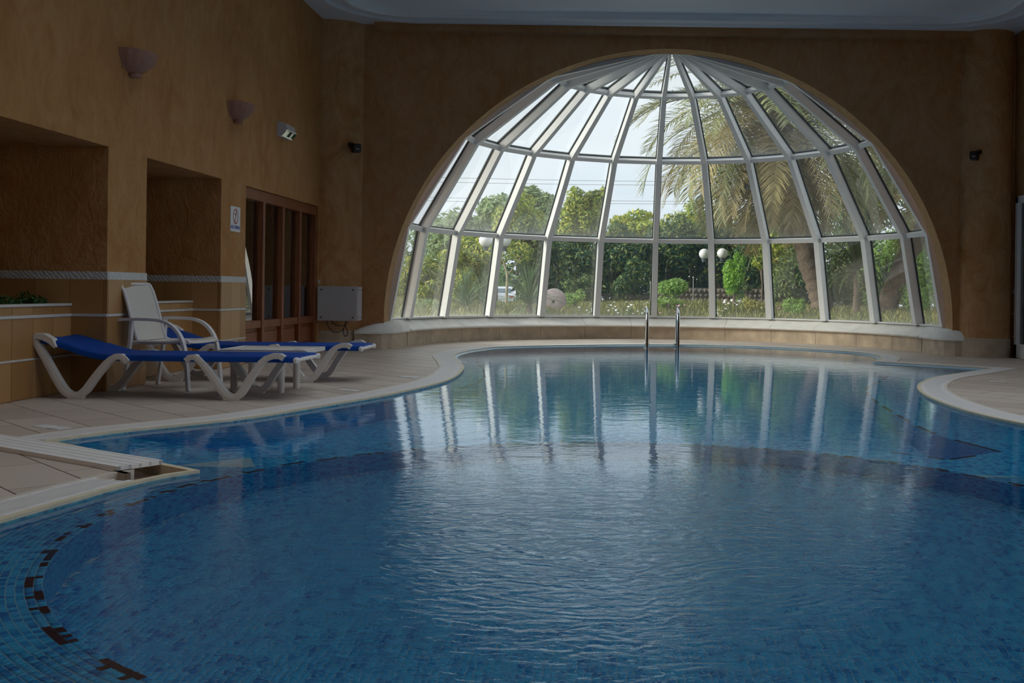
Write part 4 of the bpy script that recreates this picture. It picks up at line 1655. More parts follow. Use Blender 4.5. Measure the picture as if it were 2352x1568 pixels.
def make_lounger():
    t = thing('sun_lounger', (0, 0, 0), 'x', 'sun lounger', 'blue sun loungers on the deck')
    def section(p, hw):
        x, z = p
        return [(-hw - .012, z - .048), (-hw - .014, z - .02), (-hw - .004, z - .004), (-hw + .03, z), (0, z - .012), (hw - .03, z), (hw + .004, z - .004), (hw + .014, z - .02), (hw + .012, z - .048),
                (hw, z - .048), (hw - .01, z - .02), (0, z - .024), (-hw + .01, z - .02), (-hw, z - .048)]
    # densify profile
    prof = [(p.x, p.y) for p in catmull(FAB, 0.06)]
    vs, fs = [], []
    m = None
    for x, z in prof:
        hw = 0.285
        s = section((x, z), hw)
        m = len(s)
        vs += [(x, y, zz) for y, zz in s]
    for i in range(len(prof) - 1):
        for k in range(m):
            fs.append((i * m + k, (i + 1) * m + k, (i + 1) * m + (k + 1) % m, i * m + (k + 1) % m))
    fs.append(tuple(range(m)))
    fs.append(tuple((len(prof) - 1) * m + k for k in range(m - 1, -1, -1)))
    MB().add(vs, fs).build('fabric', M['fabric'], t, smooth=True)
    for sy in (-1, 1):
        for path in (V1, V2):
            pts = [Vector((p.x, sy * 0.292, p.y)) for p in catmull(path, 0.03)]
            mb = MB()
            mb.ribbon(pts, 0.058, [0.042 + 0.012 * math.sin(PI * k / (len(pts) - 1)) for k in range(len(pts))], (0, 1, 0))
            leg = mb.build('leg', M['resin'], t)
            # moulded rib along the outside
            mb = MB()
            mb.ribbon([p + Vector((0, sy * 0.03, 0)) for p in pts[1:-1]], 0.006, 0.02, (0, 1, 0))
            mb.build('moulded_rib', M['resin'], leg)
            lo = min(path, key=lambda p: p[1])
            mb = MB(); mb.cbox((lo[0] - .055, sy * .292 - .03, 0.0), (lo[0] + .06, sy * .292 + .03, .016), .004); mb.build('foot', M['resin'], leg)
        mb = MB(); mb.tube([(p[0] * 0.995, sy * 0.278, p[1] - 0.03) for p in prof], 0.018, 8); mb.build('side_rail', M['resin'], t, smooth=True)
        # bracket that carries the head end
        mb = MB()
        mb.ribbon([(-.945, sy * .29, .445), (-.915, sy * .29, .478), (-.86, sy * .29, .472), (-.80, sy * .29, .440), (-.765, sy * .29, .392)], .07, [.03, .045, .05, .045, .02], (0, 1, 0))
        mb.build('head_bracket', M['resin'], t)
        mb = MB(); mb.cbox((1.055, sy * .285 - .03, .288), (1.095, sy * .285 + .03, .335), .012); mb.build('end_cap', M['resin'], t)
    for x, z in ((-.93, .43), (-.27, .285), (.28, .285), (.95, .305), (1.07, .312)):
        mb = MB(); mb.tube([(x, -.285, z), (x, .285, z)], 0.016, 8); mb.build('crossbar', M['resin'], t, smooth=True)
    return t


l1 = make_lounger()
for k, ((x, y), rz, lab) in enumerate(LG_SPOTS):
    o = l1 if k == 0 else copy_tree(l1)
    o.location = (x, y, 0)
    o.rotation_euler = (0, 0, rz)
    o['label'] = lab

# ------------------------------------------------------------------ low table
tb = thing('low_table', (-2.90, 8.87, 0), 'white plastic low table between the two blue loungers', 'table')
mb = MB(); mb.cbox((-.36, -.29, .325), (.36, .29, .352), .008); mb.build('tabletop', M['resin'], tb)
mb = MB()
for a, b_ in (((-.36, -.29), (.36, -.275)), ((-.36, .275), (.36, .29)), ((-.36, -.275), (-.345, .275)), ((.345, -.275), (.36, .275))):
    mb.cbox((a[0], a[1], .352), (b_[0], b_[1], .360), .003)
mb.build('raised_rim', M['resin'], tb)
mb = MB(); mb.cbox((-.27, -.215, .27), (.20, .225, .325), .01); mb.build('apron', M['resin'], tb)
for x in (-.26, .13):
    for y in (-.2, .22):
        mb = MB(); mb.tube([(x, y, 0), (x, y, .30)], [.028, .031], 14); mb.build('leg', M['resin'], tb, smooth=True)

# ------------------------------------------------------------------ white armchair
ch = thing('garden_armchair', (-3.80, 8.98, 0), 'white armchair with woven mesh back behind the nearer blue lounger', 'chair', rz=math.radians(-8))
bk = [(p.x, p.y) for p in catmull([(-.195, .415), (-.215, .46), (-.245, .56), (-.285, .70), (-.325, .82), (-.355, .875), (-.375, .888)], 0.04)]
st = [(p.x, p.y) for p in catmull([(-.195, .415), (-.15, .398), (0.0, .398), (.15, .412), (.23, .425), (.27, .418), (.285, .398)], 0.03)]


def slab(prof, hw, th, dish=0.012, ny=8):
    vs, fs = [], []
    n = len(prof)
    for side in (0, 1):
        for i, (x, z) in enumerate(prof):
            a = prof[max(i - 1, 0)]; b_ = prof[min(i + 1, n - 1)]
            tx, tz = b_[0] - a[0], b_[1] - a[1]
            L_ = math.hypot(tx, tz)
            nx, nz = -tz / L_, tx / L_
            for k in range(ny + 1):
                f = k / ny * 2 - 1
                dd = -dish * (1 - f * f) - (th if side else 0)
                vs.append((x + nx * dd, f * hw, z + nz * dd))
    m = ny + 1
    for s in (0, 1):
        for i in range(n - 1):
            for k in range(ny):
                q = s * n * m + i * m + k
                f = (q, q + 1, q + m + 1, q + m)
                fs.append(f if s == 0 else f[::-1])
    for i in range(n - 1):
        for k in (0, ny):
            q = i * m + k
            fs.append((q, q + m, q + m + n * m, q + n * m))
    for k in range(ny):
        for i in (0, n - 1):
            q = i * m + k
            fs.append((q, q + 1, q + 1 + n * m, q + n * m))
    return vs, fs


MB().add(*slab(bk[::-1], .205, .004)).build('backrest', M['sling'], ch, smooth=True)
MB().add(*slab(st, .215, .004)).build('seat', M['sling'], ch, smooth=True)
for s in (-1, 1):
    mb = MB(); mb.tube([(x, s * .212, z) for x, z in bk[::-1]] + [(x, s * .222, z - .004) for x, z in st[1:]], .014, 10); mb.build('side_frame', M['resin2'], ch, smooth=True)
    arm = [(p.x, p.y) for p in catmull([(-.34, .582), (-.25, .590), (-.05, .590), (.07, .575), (.15, .535), (.205, .478), (.245, .40), (.268, .30), (.285, .15), (.297, 0.012)], .035)]
    mb = MB(); mb.ribbon([(x, s * .262, z) for x, z in arm], .042, .024, (0, 1, 0)); mb.build('arm', M['resin2'], ch, smooth=False)
    mb = MB(); mb.ribbon([(-.225, s * .25, .58), (-.235, s * .25, .42), (-.262, s * .25, .22), (-.292, s * .252, .012)], .034, .024, (0, 1, 0)); mb.build('rear_leg', M['resin2'], ch)
    for x in (.298, -.293):
        mb = MB(); mb.cbox((x - .016, s * .257 - .023, 0), (x + .016, s * .257 + .023, .014), .003); mb.build('foot', M['resin2'], ch)
    mb = MB(); mb.tube([(-.24, s * .225, .40), (.25, s * .25, .405)], .011, 8); mb.build('seat_rail', M['resin2'], ch, smooth=True)
for x, z in ((-.245, .385), (.25, .40), (-.372, .886)):
    mb = MB(); mb.tube([(x, -.245 if x > -.3 else -.2, z), (x, .245 if x > -.3 else .2, z)], .012, 8); mb.build('crossbar', M['resin2'], ch, smooth=True)

# ------------------------------------------------------------------ leaf makers
def leaf_cloud(rs, blobs, n, size, up=0.35, aspect=0.62, fold=True):
    """n separate leaves over the shells of a set of ellipsoids [(centre, radii), ...]"""
    w = np.array([r[0] * r[1] + r[0] * r[2] + r[1] * r[2] for c, r in blobs])
    idx = rs.choice(len(blobs), n, p=w / w.sum())
    C = np.array([c for c, r in blobs])[idx]
    R = np.array([r for c, r in blobs])[idx]
    d = rs.normal(size=(n, 3))
    d /= np.linalg.norm(d, axis=1)[:, None]
    rad = 0.72 + 0.36 * rs.random(n) ** 0.7
    P = C + d * R * rad[:, None]
    nrm = d + rs.normal(size=(n, 3)) * 0.55
    nrm[:, 2] += up
    nrm /= np.linalg.norm(nrm, axis=1)[:, None]
    a = np.cross(nrm, rs.normal(size=(n, 3)))
    a /= np.linalg.norm(a, axis=1)[:, None]
    b = np.cross(nrm, a)
    s = size * (0.65 + 0.7 * rs.random(n))[:, None]
    a, b = a * s, b * s * aspect
    V = np.stack([P - a, P + b * 0.5 - a * .1, P + a, P - b * 0.5 - a * .1], 1)
    F = np.arange(n * 4).reshape(n, 4)
    return V.reshape(-1, 3), F


def blob_set(rs, c, r, k, sub=0.45):
    out = []
    for _ in range(k):
        d = rs.normal(size=3)
        d /= np.linalg.norm(d)
        f = 0.25 + 0.6 * rs.random()
        cc = np.array(c) + d * np.array(r) * f
        s = sub * (0.7 + 0.6 * rs.random())
        out.append((cc, np.array(r) * s))
    return out


def foliage_thing(name, label, cat, c, r, n, size, mat, seed, group=None, trunk=None, k=16, sub=0.42, aspect=0.62):
    """shrub or tree: a loose crown of leaves on stems"""
    rs = np.random.RandomState(seed)
    zb = trunk[1] if trunk else c[2] - r[2]
    root = thing(name, (c[0], c[1], zb), label, cat, group)
    cl = (0, 0, c[2] - zb)
    blobs = blob_set(rs, cl, r, k, sub)
    V, F = leaf_cloud(rs, blobs, n, size, aspect=aspect)
    V[:, 2] = np.maximum(V[:, 2], 0.02)
    o = np_mesh('foliage', V, F, mat, root)
    o['kind'] = 'stuff'
    mb = MB()
    tr = trunk[0] if trunk else 0.03
    mb.tube([(0, 0, -0.1), (0.02, 0, cl[2] * 0.5), (0, 0.02, cl[2])], [tr, tr * 0.8, tr * 0.5], 8)
    for bc, br in blobs[:7]:
        mb.tube([(0.01, 0.01, cl[2] * 0.55), tuple((np.array(cl) * 0.4 + bc * 0.6)), tuple(bc)], [tr * 0.55, tr * 0.35, tr * 0.12], 6)
    mb.build('trunk', M['bark'] if not trunk or len(trunk) < 3 else M[trunk[2]], root, smooth=True)
    return root


def blade_rosette(name, label, cat, loc, n, length, width, mat, seed, trunk_h=0.0, droop=0.5, group=None, tilt=(0.1, 1.35)):
    """spiky plant: each sword shaped leaf a part of its own"""
    rs = random.Random(seed)
    root = thing(name, loc, label, cat, group)
    mes = []
    for v in range(4):
        mb = MB()
        el = 0.25 + 0.3 * v
        pts = []
        x = z = 0.0
        for q in range(7):
            f = q / 6
            e = PI / 2 - (el + droop * f * f * (0.5 + el))
            if q:
                x += math.cos(e) * length / 6
                z += math.sin(e) * length / 6
            pts.append((x, 0, z))
        ws = [width * 0.7, width, width * 0.95, width * 0.8, width * 0.6, width * 0.35, width * 0.06]
        vs, fs = [], []
        for p, w in zip(pts, ws):
            vs += [(p[0], -w / 2, p[2] + w * 0.12), (p[0], 0, p[2]), (p[0], w / 2, p[2] + w * 0.12)]
        for q in range(6):
            for s in (0, 1):
                fs.append((q * 3 + s, q * 3 + s + 1, q * 3 + s + 4, q * 3 + s + 3))
        mb.add(vs, fs)
        mes.append(mb.mesh('leaf', M[mat]))
    for i in range(n):
        f = i / n
        o = link('leaf', mes[min(3, int(f * 4))], root, (0, 0, trunk_h + 0.05 * (1 - f)))
        o.rotation_euler = (rs.uniform(-.1, .1), (f - 0.35) * 0.75 + rs.uniform(-.12, .12), i * 2.39996 + rs.uniform(-.2, .2))
        o.scale = (1, 1, 1) if f < .9 else (.8, .8, .8)
    mb = MB(); mb.tube([(0, 0, -.12), (0.01, 0, trunk_h * .5), (0, 0, trunk_h + .06)], [.07 + .03 * trunk_h, .06, .05], 10)
    mb.build('trunk', M['bark'], root, smooth=True)
    return root


# ------------------------------------------------------------------ plants in the planters
for k, y in enumerate((7.74, 7.93, 8.11, 8.28, 8.43)):
    h = (.09, .07, .055, .075, .10)[k]
    foliage_thing('planter_plant', 'low dark green leafy plant, ' + ('first', 'second', 'third', 'fourth', 'last')[k] + ' along the rim of the nearer niche planter', 'plant', (PX - .2, y, .695 + h * .55), (.09, .085, h), 75, .03, M['planter_leaf'], 60 + k, 'plants in the niche planter', trunk=(.006, .655), k=6, sub=.5)

# ------------------------------------------------------------------ garden ground
def gz(x, y):
    r = math.hypot(x - .77, y - 15.3)
    t = max(0.0, min(1.0, (r - 4.6) / 5.0))
    return 0.05 + 0.38 * t * t * (3 - 2 * t) + 0.05 * math.sin(x * 0.7) * t - 0.0185 * max(0.0, y - 35.0)


gnx, gny = 60, 56
xs = np.linspace(-34, 36, gnx)
ys = np.concatenate([np.linspace(15.2, 34, 40), np.linspace(36, 90, 16)])
def gpt(x, y):
    dx, dy_ = x - .77, y - 15.38
    r = math.hypot(dx, dy_)
    if r < 4.38 and dy_ > -.3:
        k = 4.38 / max(r, .01)
        x, y = .77 + dx * k, 15.38 + dy_ * k
    return (x, y, gz(x, y))


vs = [gpt(x, y) for y in ys for x in xs]
fs = []
for j in range(len(ys) - 1):
    for i in range(gnx - 1):
        cx, cy = (xs[i] + xs[i + 1]) / 2, (ys[j] + ys[j + 1]) / 2
        if all(math.hypot(xs[i + a] - .77, ys[j + b_] - 15.38) < 4.38 for a in (0, 1) for b_ in (0, 1)) or (cy < 15.9 and -5.6 < cx < 7.9):
            continue
        q = j * gnx + i
        fs.append((q, q + 1, q + gnx + 1, q + gnx))
o = len(vs)
vs += [(XR + .36, -25, .1), (60, -25, .1), (60, 15.2, .1), (XR + .36, 15.2, .1)]
fs.append((o, o + 1, o + 2, o + 3))
ground = MB().add(vs, fs).build('ground', M['ground'], smooth=True)
tag(ground, 'planted garden ground outside the glass dome', 'ground', kind='structure')

# grass of the flower bed: one carpet nobody could count
rs = np.random.RandomState(11)
n = 60000
gx_ = rs.uniform(-6.5, 9.5, n); gy_ = rs.uniform(19.2, 28.5, n)
kk = np.hypot(gx_ - .77, gy_ - 15.3) > 4.75
gx_, gy_ = gx_[kk], gy_[kk]
n = len(gx_)
gzz = np.array([gz(a, b_) for a, b_ in zip(gx_, gy_)])
hh = 0.07 + 0.17 * rs.random(n) ** 1.6
an = rs.uniform(0, 2 * PI, n)
w = 0.006 + 0.008 * rs.random(n)
lean = rs.normal(size=(n, 2)) * 0.35 * hh[:, None]
dx, dy_ = np.cos(an) * w, np.sin(an) * w
V = np.stack([np.stack([gx_ - dx, gy_ - dy_, gzz - .02], 1), np.stack([gx_ + dx, gy_ + dy_, gzz - .02], 1),
              np.stack([gx_ + dx * .7 + lean[:, 0] * .6, gy_ + dy_ * .7 + lean[:, 1] * .6, gzz + hh * .7], 1), np.stack([gx_ + lean[:, 0], gy_ + lean[:, 1], gzz + hh], 1)], 1).reshape(-1, 3)
o = np_mesh('grass', V, np.arange(n * 4).reshape(n, 4), M['grass'])
tag(o, 'tall meadow grass of the flower bed outside the dome', 'grass', kind='stuff')

# daisies: clusters of small flowers, each cluster one loose drift
def daisies(px0, px1, py0, py1, Y, n, seed, mat, label):
    rs = random.Random(seed)
    mb = MB()
    stems = MB()
    for i in range(n):
        p = on_depth(rs.uniform(px0, px1), rs.uniform(py0, py1), Y + rs.uniform(-.4, .4))
        r = rs.uniform(.022, .038)
        tl = Matrix.Translation(p) @ Matrix.Rotation(rs.uniform(0, 6.3), 4, 'Z') @ Matrix.Rotation(rs.uniform(.2, .9), 4, 'X')
        vs = [tl @ Vector((0, 0, .004))]
        for k in range(14):
            a = 2 * PI * k / 14
            rr = r if k % 2 == 0 else r * .62
            vs.append(tl @ Vector((rr * math.cos(a), rr * math.sin(a), 0)))
        mb.add(vs, [(0, 1 + k, 1 + (k + 1) % 14) for k in range(14)])
        stems.tube([(p.x, p.y, gz(p.x, p.y) - .02), (p.x, p.y, p.z)], .004, 3, cap=False)
    base = on_depth((px0 + px1) / 2, py1, Y)
    t = thing('daisy_drift', (base.x, base.y, gz(base.x, base.y)), label, 'flowers')
    t['kind'] = 'stuff'
    for nm, m_, mt in (('petals', mb, mat), ('stems', stems, M['leaf_spike'])):
        o_ = m_.build(nm, mt, t)
        o_.matrix_parent_inverse = Matrix.Translation(-Vector(t.location))
        o_['kind'] = 'stuff'


daisies(1325, 1368, 697, 722, 22.3, 22, 1, M['petal_white'], 'drift of white daisies left of the ladder beside the round stone disc')
daisies(1395, 1508, 692, 722, 22.3, 62, 2, M['petal_white'], 'wide drift of white daisies behind the pool ladder')
daisies(1515, 1580, 698, 722, 22.4, 26, 3, M['petal_pink'], 'pink daisies in front of the round green shrub')
daisies(1655, 1706, 688, 700, 23.0, 40, 4, M['petal_white'], 'dense white daisies at the foot of the bright green conifer')
daisies(1645, 1690, 702, 726, 22.2, 16, 5, M['petal_white'], 'few white daisies low in the grass beside the rib')
daisies(1748, 1775, 700, 715, 22.6, 16, 6, M['petal_white'], 'white daisies right of the yellowish shrub')
daisies(1785, 1812, 704, 712, 22.8, 12, 7, M['petal_pink'], 'pink and white daisies left of the palm trunk')

# ------------------------------------------------------------------ shrubs and trees
def at(px, py, Y):
    return on_depth(px, py, Y)


def shrub(label, px, py, Y, wpx, hpx, mat, n, size, seed, cat='shrub', name='shrub', depth=None, **kw):
    """crown centred at a point of the garden, sized by what it spans at that distance"""
    c = at(px, py, Y)
    s = Y / FPX
    rx, rz_ = wpx * s / 2, hpx * s / 2
    g_ = gz(c.x, c.y)
    return foliage_thing(name, label, cat, tuple(c), (rx, depth or rx, rz_), n, size, mat, seed, trunk=(max(.03, rx * .06), g_), **kw)


TREE = 'trees behind the garden'
# far pale trees on the left skyline
shrub('pale hazy tree at the far left of the dome', 1010, 560, 44, 190, 200, M['leaf_grey'], 5200, .17, 101, 'tree', 'broadleaf_tree')
shrub('pale grey green tree rounded on the left skyline', 1140, 515, 46, 190, 150, M['leaf_grey'], 5600, .17, 102, 'tree', 'broadleaf_tree')
shrub('tall grey green tree crown left of the yellow tipped tree', 1230, 515, 43, 150, 165, M['leaf_grey'], 5600, .16, 103, 'tree', 'broadleaf_tree')
shrub('hazy tree low on the skyline left of the palm', 1460, 520, 45, 190, 70, M['leaf_ficus'], 4200, .15, 104, 'tree', 'broadleaf_tree')
# yellow tipped ficus with the tall leader
shrub('yellow tipped leafy tree rising tallest left of centre', 1335, 510, 33, 135, 165, M['leaf_ficus'], 6200, .085, 105, 'tree', 'broadleaf_tree', k=30, sub=.25)
shrub('yellowish leafy leader above the central tree', 1362, 452, 33, 62, 90, M['leaf_ficus'], 1300, .085, 106, 'tree', 'broadleaf_tree', k=14, sub=.26)
# ficus hedge trees on the left
shrub('lush yellow green tree behind the twin globe lamp', 1085, 605, 28, 165, 150, M['leaf_ficus'], 7600, .075, 107, 'tree', 'broadleaf_tree', k=30, sub=.27)
shrub('sunlit yellow green shrub at the left end of the dome', 975, 640, 26, 120, 130, M['leaf_ficus'], 5600, .07, 108, k=26, sub=.28)
shrub('green leafy tree right of the pale forked sapling', 1225, 590, 29, 130, 175, M['leaf_dark'], 6200, .08, 109, 'tree', 'broadleaf_tree', k=18, sub=.4)
shrub('olive green tree crown above the spiky plants', 1190, 500, 37, 130, 120, M['leaf_ficus'], 3800, .10, 110, 'tree', 'broadleaf_tree')
# dark hedge in the middle
shrub('dark green tree left of the dome centre line', 1325, 600, 31, 150, 150, M['leaf_dark'], 7200, .085, 111, 'tree', 'broadleaf_tree', k=20, sub=.4)
shrub('dark leafy tree behind the pool ladder', 1440, 590, 31.5, 170, 150, M['leaf_dark'], 7600, .085, 112, 'tree', 'broadleaf_tree', k=20, sub=.4)
shrub('dark leafy tree left of the white globe lamps', 1545, 585, 32, 170, 160, M['leaf_dark'], 7600, .085, 113, 'tree', 'broadleaf_tree', k=20, sub=.4)
shrub('dark leafy tree behind the white globe lamps', 1650, 585, 32, 170, 170, M['leaf_dark'], 7600, .085, 114, 'tree', 'broadleaf_tree', k=20, sub=.4)
shrub('dark leafy tree behind the bright green conifer', 1745, 590, 31.5, 160, 190, M['leaf_dark'], 7200, .085, 115, 'tree', 'broadleaf_tree', k=20, sub=.4)
shrub('yellow leaved spray hanging by the dark hedge', 1750, 600, 28.5, 46, 44, M['leaf_ficus'], 520, .06, 116, k=8)
shrub('yellow flecked tree filling the gap under the palm crown', 1620, 520, 34, 170, 120, M['leaf_ficus'], 3600, .09, 117, 'tree', 'broadleaf_tree', k=16)
shrub('light green tree behind the palm trunk', 1800, 570, 29, 130, 170, M['leaf_ficus'], 4800, .075, 118, 'tree', 'broadleaf_tree', k=18)
shrub('green tree showing between the hanging palm fronds', 1765, 525, 35, 150, 130, M['leaf_dark'], 3600, .095, 140, 'tree', 'broadleaf_tree', k=16)
# right side
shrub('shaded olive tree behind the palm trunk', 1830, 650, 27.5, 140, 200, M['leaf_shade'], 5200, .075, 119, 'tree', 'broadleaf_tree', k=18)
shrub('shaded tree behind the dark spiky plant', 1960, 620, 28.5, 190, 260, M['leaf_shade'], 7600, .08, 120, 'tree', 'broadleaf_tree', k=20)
shrub('green tree at the right end of the dome', 2090, 610, 27, 170, 270, M['leaf_bush'], 7200, .075, 121, 'tree', 'broadleaf_tree', k=20)
shrub('tall hazy tree on the right behind the palm crown', 1990, 450, 38, 260, 250, M['leaf_shade'], 7000, .11, 122, 'tree', 'broadleaf_tree', k=20)
shrub('bright low shrub at the foot of the leaning trunk', 2105, 690, 23, 90, 80, M['leaf_bush'], 2600, .05, 123)
# clipped hedge closing the garden behind the trees
for k, x in enumerate((905, 1000, 1078, 1236, 1325, 1430, 1535, 1640, 1745, 1850, 1955, 2060, 2165)):
    shrub(('end', 'second', 'third', 'fourth', 'fifth', 'sixth', 'middle', 'eighth', 'ninth', 'tenth', 'eleventh', 'twelfth', 'last')[k] + ' bush from the left in the dense green hedge closing the garden', x, 655, 33.5, 118 if k in (2, 3) else 150, 110, M['leaf_dark' if k not in (0, 1, 2) else 'leaf_ficus'], 3600, .10, 200 + k, name='hedge_bush', group='hedge closing the garden', depth=1.0, k=14, sub=.5)
shrub('pale distant tree seen through the gap by the forked sapling', 1152, 640, 95, 90, 60, M['leaf_grey'], 1500, .28, 220, 'tree', 'broadleaf_tree')
# nearer shrubs
shrub('round green shrub behind the ladder', 1546, 662, 24.5, 66, 52, M['leaf_bush'], 2400, .042, 124, k=12, sub=.5)
shrub('small green shrub low beside the round shrub', 1535, 692, 23.5, 58, 34, M['leaf_bush'], 1100, .042, 125, k=8, sub=.5)
shrub('bright green conical conifer beside the globe lamp', 1685, 645, 24.5, 74, 118, M['leaf_bright'], 4800, .036, 126, 'conifer', 'conifer', k=20, sub=.36)
shrub('pointed bright green conifer top by the globe lamp', 1697, 598, 24.6, 34, 46, M['leaf_bright'], 900, .034, 127, 'conifer', 'conifer', k=8)
shrub('small pale leaved shrub right of the conifer', 1714, 660, 24.2, 24, 36, M['leaf_grey'], 380, .045, 128, k=6)
shrub('yellowish shrub at the conifer foot', 1726, 704, 23.2, 54, 44, M['leaf_yellow'], 1700, .035, 129, k=10, sub=.5)
shrub('low green shrub left of the palm trunk', 1828, 704, 22.6, 46, 40, M['leaf_bush'], 1300, .04, 130, k=9, sub=.5)
shrub('green shrub among the central hedge', 1445, 650, 27.5, 90, 110, M['leaf_dark'], 2600, .06, 131, k=12)
shrub('leafy shrub by the round stone disc', 1318, 690, 24.5, 46, 56, M['leaf_bush'], 800, .045, 132, k=8)
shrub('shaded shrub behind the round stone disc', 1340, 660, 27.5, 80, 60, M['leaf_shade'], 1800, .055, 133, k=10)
shrub('low yellow green shrub left of the forked sapling', 1132, 712, 24, 40, 32, M['leaf_bush'], 900, .045, 134, k=8)
shrub('low grey green shrub at the left foot of the dome', 975, 712, 22.5, 120, 40, M['leaf_grey'], 1900, .045, 135, k=10)

# spiky plants
blade_rosette('yucca_plant', 'spiky green yucca on the left of the forked sapling', 'yucca', at(1068, 722, 23.0), 110, .95, .030, 'leaf_spike', 21, .16, .9)
blade_rosette('yucca_plant', 'spiky yucca half hidden by the left dome rib', 'yucca', at(1108, 716, 24.0), 80, .85, .028, 'leaf_spike', 22, .2, .9)
blade_rosette('yucca_plant', 'tall spiky yucca right of the forked sapling', 'yucca', at(1215, 724, 22.5), 120, 1.05, .030, 'leaf_spike', 23, .2, .9)
blade_rosette('dragon_tree', 'dark spiky leaved tree between palm and leaning trunk', 'tree', at(1965, 735, 22.8), 60, 1.25, .075, 'leaf_darkspike', 24, 1.05, .8)
blade_rosette('dragon_tree', 'dark spiky plant low behind the leaning trunk', 'tree', at(2035, 735, 23.6), 40, 1.0, .07, 'leaf_darkspike', 25, .5, .8)

# forked pale sapling
p0 = at(1164, 700, 25.0)
sp = thing('sapling', (p0.x, p0.y, gz(p0.x, p0.y)), 'pale forked sapling trunk between the spiky yuccas', 'tree')
def rel(px, py, Y=25.0):
    q = at(px, py, Y)
    return (q.x - p0.x, q.y - p0.y, q.z - gz(p0.x, p0.y))
mb = MB(); mb.tube([(0, 0, -.1), rel(1163, 690), rel(1165, 650), rel(1165, 628)], [.042, .036, .032, .03], 8); mb.build('trunk', M['bark_pale'], sp, smooth=True)
mb = MB(); mb.tube([rel(1165, 630), rel(1160, 612), rel(1154, 592), rel(1146, 570)], [.028, .024, .02, .012], 7); mb.build('branch', M['bark_pale'], sp, smooth=True)
mb = MB(); mb.tube([rel(1166, 632), rel(1177, 617), rel(1190, 600), rel(1198, 588)], [.02, .016, .012, .008], 7); mb.build('branch', M['bark_pale'], sp, smooth=True)
rs = np.random.RandomState(5)
V, F = leaf_cloud(rs, [(np.array(rel(1148, 572)), np.array((.35, .35, .3))), (np.array(rel(1196, 580)), np.array((.3, .3, .25)))], 420, .06)
o = np_mesh('foliage', V, F, M['leaf_ficus'], sp); o['kind'] = 'stuff'

# ------------------------------------------------------------------ palms
def frond_mesh(L, el0, bend, leaf, seed, nl=70):
    """pinnate frond: arching midrib with two rows of narrow leaflets"""
    rs = random.Random(seed)
    vs, fs = [], []
    P, T = [], []
    x = z = 0.0
    N = 26
    for q in range(N + 1):
        f = q / N
        e = el0 - bend * f ** 1.35
        if q:
            x += math.cos(e) * L / N
            z += math.sin(e) * L / N
        P.append(Vector((x, 0, z)))
        T.append(Vector((math.cos(e), 0, math.sin(e))))
    rib = MB()
    rib.tube(P, [0.028 * (1 - 0.85 * q / N) + .003 for q in range(N + 1)], 5, flat=.7)
    nf_r = len(rib.f)
    vs, fs = list(rib.v), list(rib.f)
    for k in range(nl):
        f = 0.10 + 0.90 * k / (nl - 1)
        i = min(N - 1, int(f * N))
        t = f * N - i
        p = P[i].lerp(P[i + 1], t)
        d = T[i]
        nrm = Vector((-d.z, 0, d.x))
        ln = leaf * (0.45 + 0.55 * math.sin(PI * min(1, (f * .93 + .07)) ** .8) ** .6) * (1 - .35 * f ** 4)
        for s in (-1, 1):
            side = Vector((0, s, 0))
            spread = math.radians(66 - 26 * f + rs.uniform(-7, 7))
            dr = (d * math.cos(spread) + side * math.sin(spread) + nrm * (.22 + rs.uniform(-.16, .16))).normalized()
            wv = dr.cross(nrm).normalized() * (.0155)
            m_ = p + dr * ln * .5 + Vector((0, 0, -.02 * ln))
            e_ = p + dr * ln + Vector((0, 0, -.20 * ln + rs.uniform(-.05, .03)))
            o = len(vs)
            vs += [p - wv * .5, p + wv * .5, m_ + wv, m_ - wv, e_ + wv * .15, e_ - wv * .15]
            fs += [(o, o + 1, o + 2, o + 3), (o + 3, o + 2, o + 4, o + 5)]
    return vs, fs


